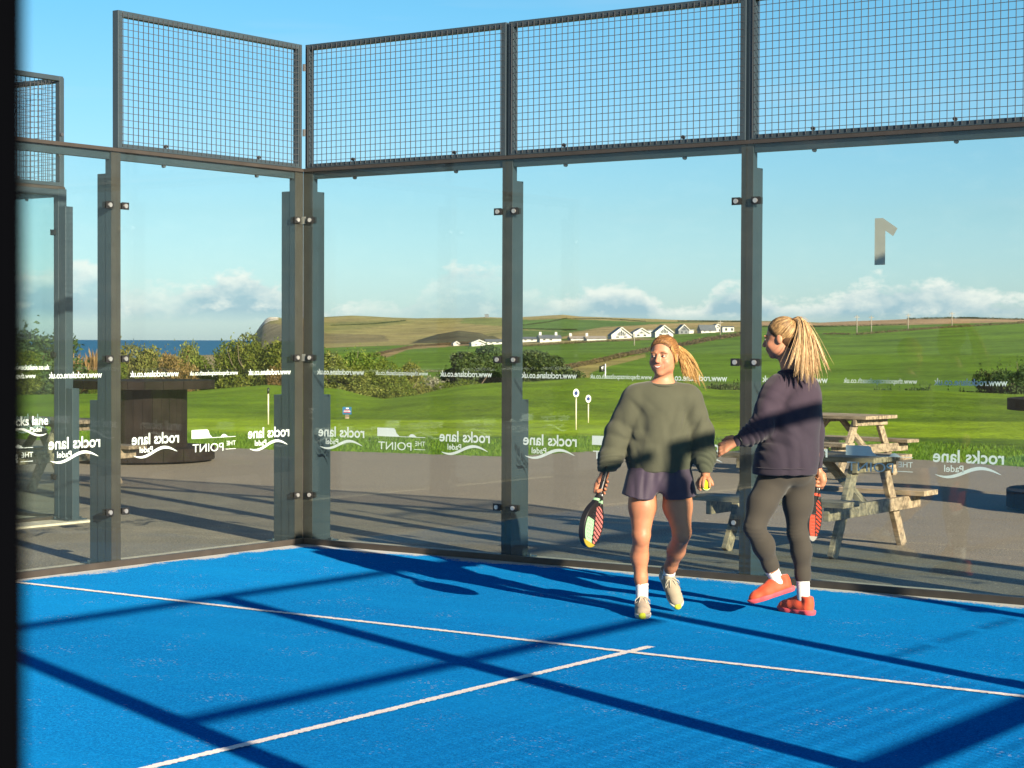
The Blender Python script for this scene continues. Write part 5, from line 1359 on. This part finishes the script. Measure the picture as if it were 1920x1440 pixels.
    locks = [((1312, 722, .06), (1290, 668, .08), 2.4), ((1304, 716, .05), (1286, 674, .08), 2.2), ((1296, 712, .06), (1281, 676, .07), 2.0), ((1286, 706, .06), (1277, 676, .07), 2.0),
             ((1283, 703, .06), (1276, 680, .08), 1.4), ((1311, 694, .04), (1294, 662, .07), 1.3), ((1308, 706, .05), (1294, 668, .09), 1.6)]
    paths, rad = pony(J, tie, (1276, 650, .09), locks, 230, 5, .0012)
    strand_tubes(paths, rad).build('ponytail', MAT['hair_gold'], hr)
    MB().tube([tie+(H.x*cos(a)+H.u*sin(a))*.019-H.f*.008 for a in np.linspace(0, 2*pi, 17)], .007, 8, cap=False).build('hair_tie', MAT['clamp'], hr)
    paths = []; rad = []
    rg = np.random.default_rng(6)
    for g in range(22):
        t = np.linspace(0, 1, 7); s_ = H.P(.066+rg.normal(0, .004), .040+rg.normal(0, .006), .06+rg.normal(0, .006)); e = H.P(.080+rg.normal(0, .003), .004+rg.normal(0, .008), -.035+rg.normal(0, .014))
        paths.append(list(bez(s_, s_+H.x*.010-H.u*.02, e+H.u*.03+H.x*.004, e, t))); rad.append([.0014]*5+[.001, .0005])
    strand_tubes(paths, rad).build('side_strands', MAT['hair_gold'], hr)
    W_ = Matrix.Translation(Vector(o)) @ Matrix.Rotation(YAW, 4, 'Z')
    tw = lambda v: np.array(W_ @ Vector(v)); rot = Matrix.Rotation(YAW, 3, 'Z')
    rk = racket('padel_racket', tw(gc), np.array(rot @ Vector(ax)), np.array(rot @ Vector((.90, -.42, .1))), ([.55, .16, .14], [.30, .55, .30], [.35, .28, .03]), 'black padel racket with red stripes and a mint patch, hanging from the smiling woman\'s hand')
    b = tw(bc); br = empty('ball', tuple(b), label='bright yellow ball held in the smiling woman\'s fingers', category='ball')
    F = Field((-.04,)*3, (.04,)*3, .0022); F.ell((0, 0, 0), (R_,)*3); solid(F, 'felt', MAT['ball'], br, 0)
    t = np.linspace(0, 2*pi, 61); pts = np.c_[np.cos(t)+.35*np.cos(3*t), np.sin(t)-.35*np.sin(3*t), .95*np.sin(2*t)]; pts = pts/np.linalg.norm(pts, axis=1)[:, None]*(R_+.0002)
    MB().tube(list(pts), .0011, 5, cap=False).build('seam', MAT['white_paint'], br)
woman_front()

# ---------------------------------------------------------------- woman seen from behind
def woman_back():
    o, J = figure(1490, 11.60)
    root = empty('person', tuple(o), YAW, label='woman seen from behind in a dark plum sweatshirt and taupe leggings', category='person')
    H = Head(J(1464, 633, .0), (-.90, .43), .16)
    F = Field((-.48, -.34, -.02), (.34, .40, 1.84), .0045)
    H.build(F); F.cone(J(1482, 690, .0), J(1473, 662, .0), .058, .050, .03)
    F.cone((-.02, .0, .98), (-.0, .0, 1.32), .125, .135, .04, S=(1, .75, 1)); F.cone(J(1455, 720, -.06), J(1515, 722, .06), .05, .05, .04)
    eL, wL = J(1424, 803, -.11), J(1386, 826, -.18); F.chain([J(1452, 730, -.06), eL, wL], [.048, .038, .026], .02)
    eR, wR = J(1528, 810, .10), J(1533, 878, .10); F.chain([J(1517, 735, .06), eR, wR], [.048, .038, .026], .02)
    hand_open(F, wL, nrm(J(1352, 842, -.19)-wL), np.array([.1, .3, .95]), np.array([-.25, .85, -.3]), .55)
    gc = J(1535, 899, .10); ax = nrm(J(1524, 990, .08)-gc); hand_grip(F, wR, gc, ax, np.array([.8, -.5, .3]), .0165, -1)
    hipR = J(1500, 905, .02); kR = J(1498, 1000, .01); aR = J(1509, 1113, .0)
    F.chain([hipR, J(1498, 945, .02), kR], [.092, .082, .055], .03); F.chain([kR, J(1505, 1038, .0), J(1508, 1080, .0), aR], [.053, .053, .038, .032], .03)
    hipL = J(1450, 905, -.04); kL = J(1416, 990, -.12); aL = J(1460, 1090, -.06)
    F.chain([hipL, J(1430, 945, -.08), kL], [.092, .080, .055], .03); F.chain([kL, J(1434, 1028, -.09), J(1447, 1062, -.07), aL], [.052, .052, .038, .032], .03)
    F.cone((-.08, -.01, .96), (.04, .02, .96), .115, .115, .04)
    def colr(V):
        c = H.paint(V, False); far = (V[:, 2] < 1.35); c[far] = SKIN*np.array([1, .92, .88]); return c
    face_parts(H, solid(F, 'body', MAT['skin'], root, 1, col=colr), False)
    # leggings
    F = Field((-.36, -.34, .20), (.24, .26, 1.02), .0045)
    F.chain([hipR, J(1498, 945, .02), kR], [.099, .088, .061], .03); F.chain([kR, J(1505, 1035, .0), J(1508, 1078, .0), J(1509, 1105, 0)], [.060, .0605, .044, .040], .03); F.ell(J(1508, 1030, -.028), (.045, .040, .085), k=.03)
    F.chain([hipL, J(1430, 945, -.08), kL], [.099, .086, .061], .03); F.chain([kL, J(1434, 1026, -.09), J(1447, 1060, -.07), J(1455, 1080, -.06)], [.059, .060, .044, .040], .03); F.ell(J(1440, 1024, -.12), (.045, .040, .07), k=.03)
    F.cone((-.08, -.03, .93), (.0, -.02, .93), .115, .115, .04); F.ell((-.085, -.09, .86), (.08, .07, .08), k=.04); F.ell((.015, -.07, .86), (.08, .07, .08), k=.04)
    dR = nrm(J(1508, 1078, 0)-J(1509, 1105, 0)); pR = J(1509, 1091, 0); pL = J(1450, 1070, -.065); dL = nrm(J(1447, 1060, -.07)-J(1455, 1080, -.06))
    F.half(lambda x, y, z: np.where(x > -.03, -((x-pR[0])*dR[0]+(y-pR[1])*dR[1]+(z-pR[2])*dR[2]), -((x-pL[0])*dL[0]+(y-pL[1])*dL[1]+(z-pL[2])*dL[2])))
    lg = solid(F, 'leggings', MAT['legging'], root, 1, [(kR, .06, (0, 0, 1), .03, .5), (kL, .06, (0, 0, 1), .03, .5)], .002, 4)
    # sweatshirt
    F = Field((-.46, -.34, .80), (.30, .34, 1.56), .005)
    F.cone(J(1492, 752, .0), J(1478, 850, -.02), .162, .186, .05, S=(1, .95, 1)); F.cone(J(1462, 722, -.05), J(1512, 724, .05), .074, .074, .05)
    F.cone(J(1475, 866, -.03), J(1472, 886, -.03), .192, .190, .015, S=(1, .95, 1))
    F.chain([J(1452, 738, -.07), J(1428, 800, -.12), J(1404, 818, -.15), J(1394, 822, -.165)], [.084, .076, .056, .042], .03); F.cone(J(1392, 823, -.17), J(1384, 827, -.18), .038, .033, .008)
    F.chain([J(1516, 742, .06), J(1524, 810, .10), J(1528, 852, .10)], [.076, .070, .058], .03); F.cone(J(1530, 858, .10), J(1532, 872, .10), .042, .036, .008)
    F.cone(J(1487, 735, .0), J(1481, 704, .0), .10, .072, .03)
    nc = J(1479, 683, .0); F.ell(nc, (.062, .062, .042), k=.012, cut=True)
    zc = J(1474, 888, 0)[2]; F.half(lambda x, y, z: -(z-zc+0*x+0*y))
    sp = [(J(1440, 800, -.12), .10, (.6, 0, 1), .08, 1.1), (J(1408, 815, -.15), .06, (1, 0, .3), .045, 1.0), (J(1490, 800, -.14), .13, (.5, 0, .85), .16, 1.0), (J(1475, 860, -.14), .10, (1, 0, .2), .12, .7), (J(1478, 742, -.12), .09, (.8, 0, -.6), .12, 1.1)]
    st = solid(F, 'sweatshirt', MAT['plum_cloth'], root, 2, sp, .0075, 21)
    t = np.linspace(0, 2*pi, 37); F = None; cc = J(1481, 700, .0)
    MB().tube([cc+np.array([.066*cos(a), .066*sin(a), .004-.010*sin(a)]) for a in t], .0095, 8, cap=False).build('collar', MAT['plum_cloth'], st)
    c1 = J(1473, 876, -.03); MB().tube([c1+np.array([.193*cos(a), .193*.95*sin(a), 0]) for a in t], .004, 6, cap=False).build('hem_seam', MAT['plum_cloth'], st)
    wd = nrm(wL-eL); wc = wL+wd*.004; s1 = nrm(np.cross(wd, [0, 0, 1])); s2 = np.cross(s1, wd)
    MB().tube([wc+(s1*cos(a)+s2*sin(a))*.031 for a in t], .006, 6, cap=False).build('wristband', MAT['clamp'], root)
    for top, an in ((J(1508, 1086, 0), aR), (J(1448, 1066, -.065), aL)):
        F = Field(np.minimum(top, an)-.09, np.maximum(top, an)+.09, .0035); d = nrm(top-an); F.cone(top, an-d*.03, .042, .038, .01)
        F.half(lambda x, y, z: (x-top[0])*d[0]+(y-top[1])*d[1]+(z-top[2])*d[2]-.012); solid(F, 'sock', MAT['sock'], root, 1, [(top, .06, d, .018, 1)], .002, 3)
    m4 = (MAT['shoe_orange'], MAT['shoe_pink'], MAT['sole_lime'], MAT['lace'])
    shoe(root, (aR[0], aR[1], .088), (aR[0]-.12, aR[1]+.16, .088), m4, lime=False, laces=False)
    tL = J(1375, 1118, -.10); df = nrm(tL-aL); upL = nrm(np.cross(np.cross(df, np.array([-.35, 0, .94])), df)); shoe(root, aL, tL, m4, lime=False, foot_up=upL, laces=False)
    # hair
    hr = hair_cap(H, MAT['hair_root'], root, c0=.02)
    tie = H.P(.0, -.098, .090); p, r = scalp(H, tie, 1300, 8); strand_tubes(p, r).build('combed_hair', MAT['hair_mid2'], hr)
    locks = [((1478, 690, -.15), (1492, 655, -.13), 1.3), ((1492, 704, -.17), (1500, 655, -.15), 2.0), ((1503, 712, -.18), (1506, 655, -.16), 2.2), ((1513, 716, -.18), (1512, 655, -.16), 2.4), ((1524, 718, -.17), (1518, 655, -.16), 2.4),
             ((1533, 708, -.16), (1523, 650, -.15), 2.0), ((1538, 694, -.14), (1526, 640, -.13), 1.4), ((1554, 692, -.12), (1532, 648, -.12), 1.2), ((1508, 700, -.14), (1506, 650, -.12), 2.2)]
    paths, rad = pony(J, tie, (1512, 588, -.06), locks, 240, 9, .0013, -.035)
    strand_tubes(paths, rad).build('ponytail', MAT['hair_blonde'], hr)
    MB().tube([tie+(H.x*cos(a)+H.f*sin(a))*.019+H.u*.006 for a in np.linspace(0, 2*pi, 17)], .006, 8, cap=False).build('hair_tie', MAT['hair_root'], hr)
    W_ = Matrix.Translation(Vector(o)) @ Matrix.Rotation(YAW, 4, 'Z'); rot = Matrix.Rotation(YAW, 3, 'Z')
    racket('padel_racket', np.array(W_ @ Vector(gc)), np.array(rot @ Vector(ax)), np.array(rot @ Vector((.88, -.45, 0))), ([.50, .05, .02], [.45, .06, .03], [.30, .28, .25]), 'red and black padel racket half hidden beside the plum sweatshirt woman\'s leg')
woman_back()
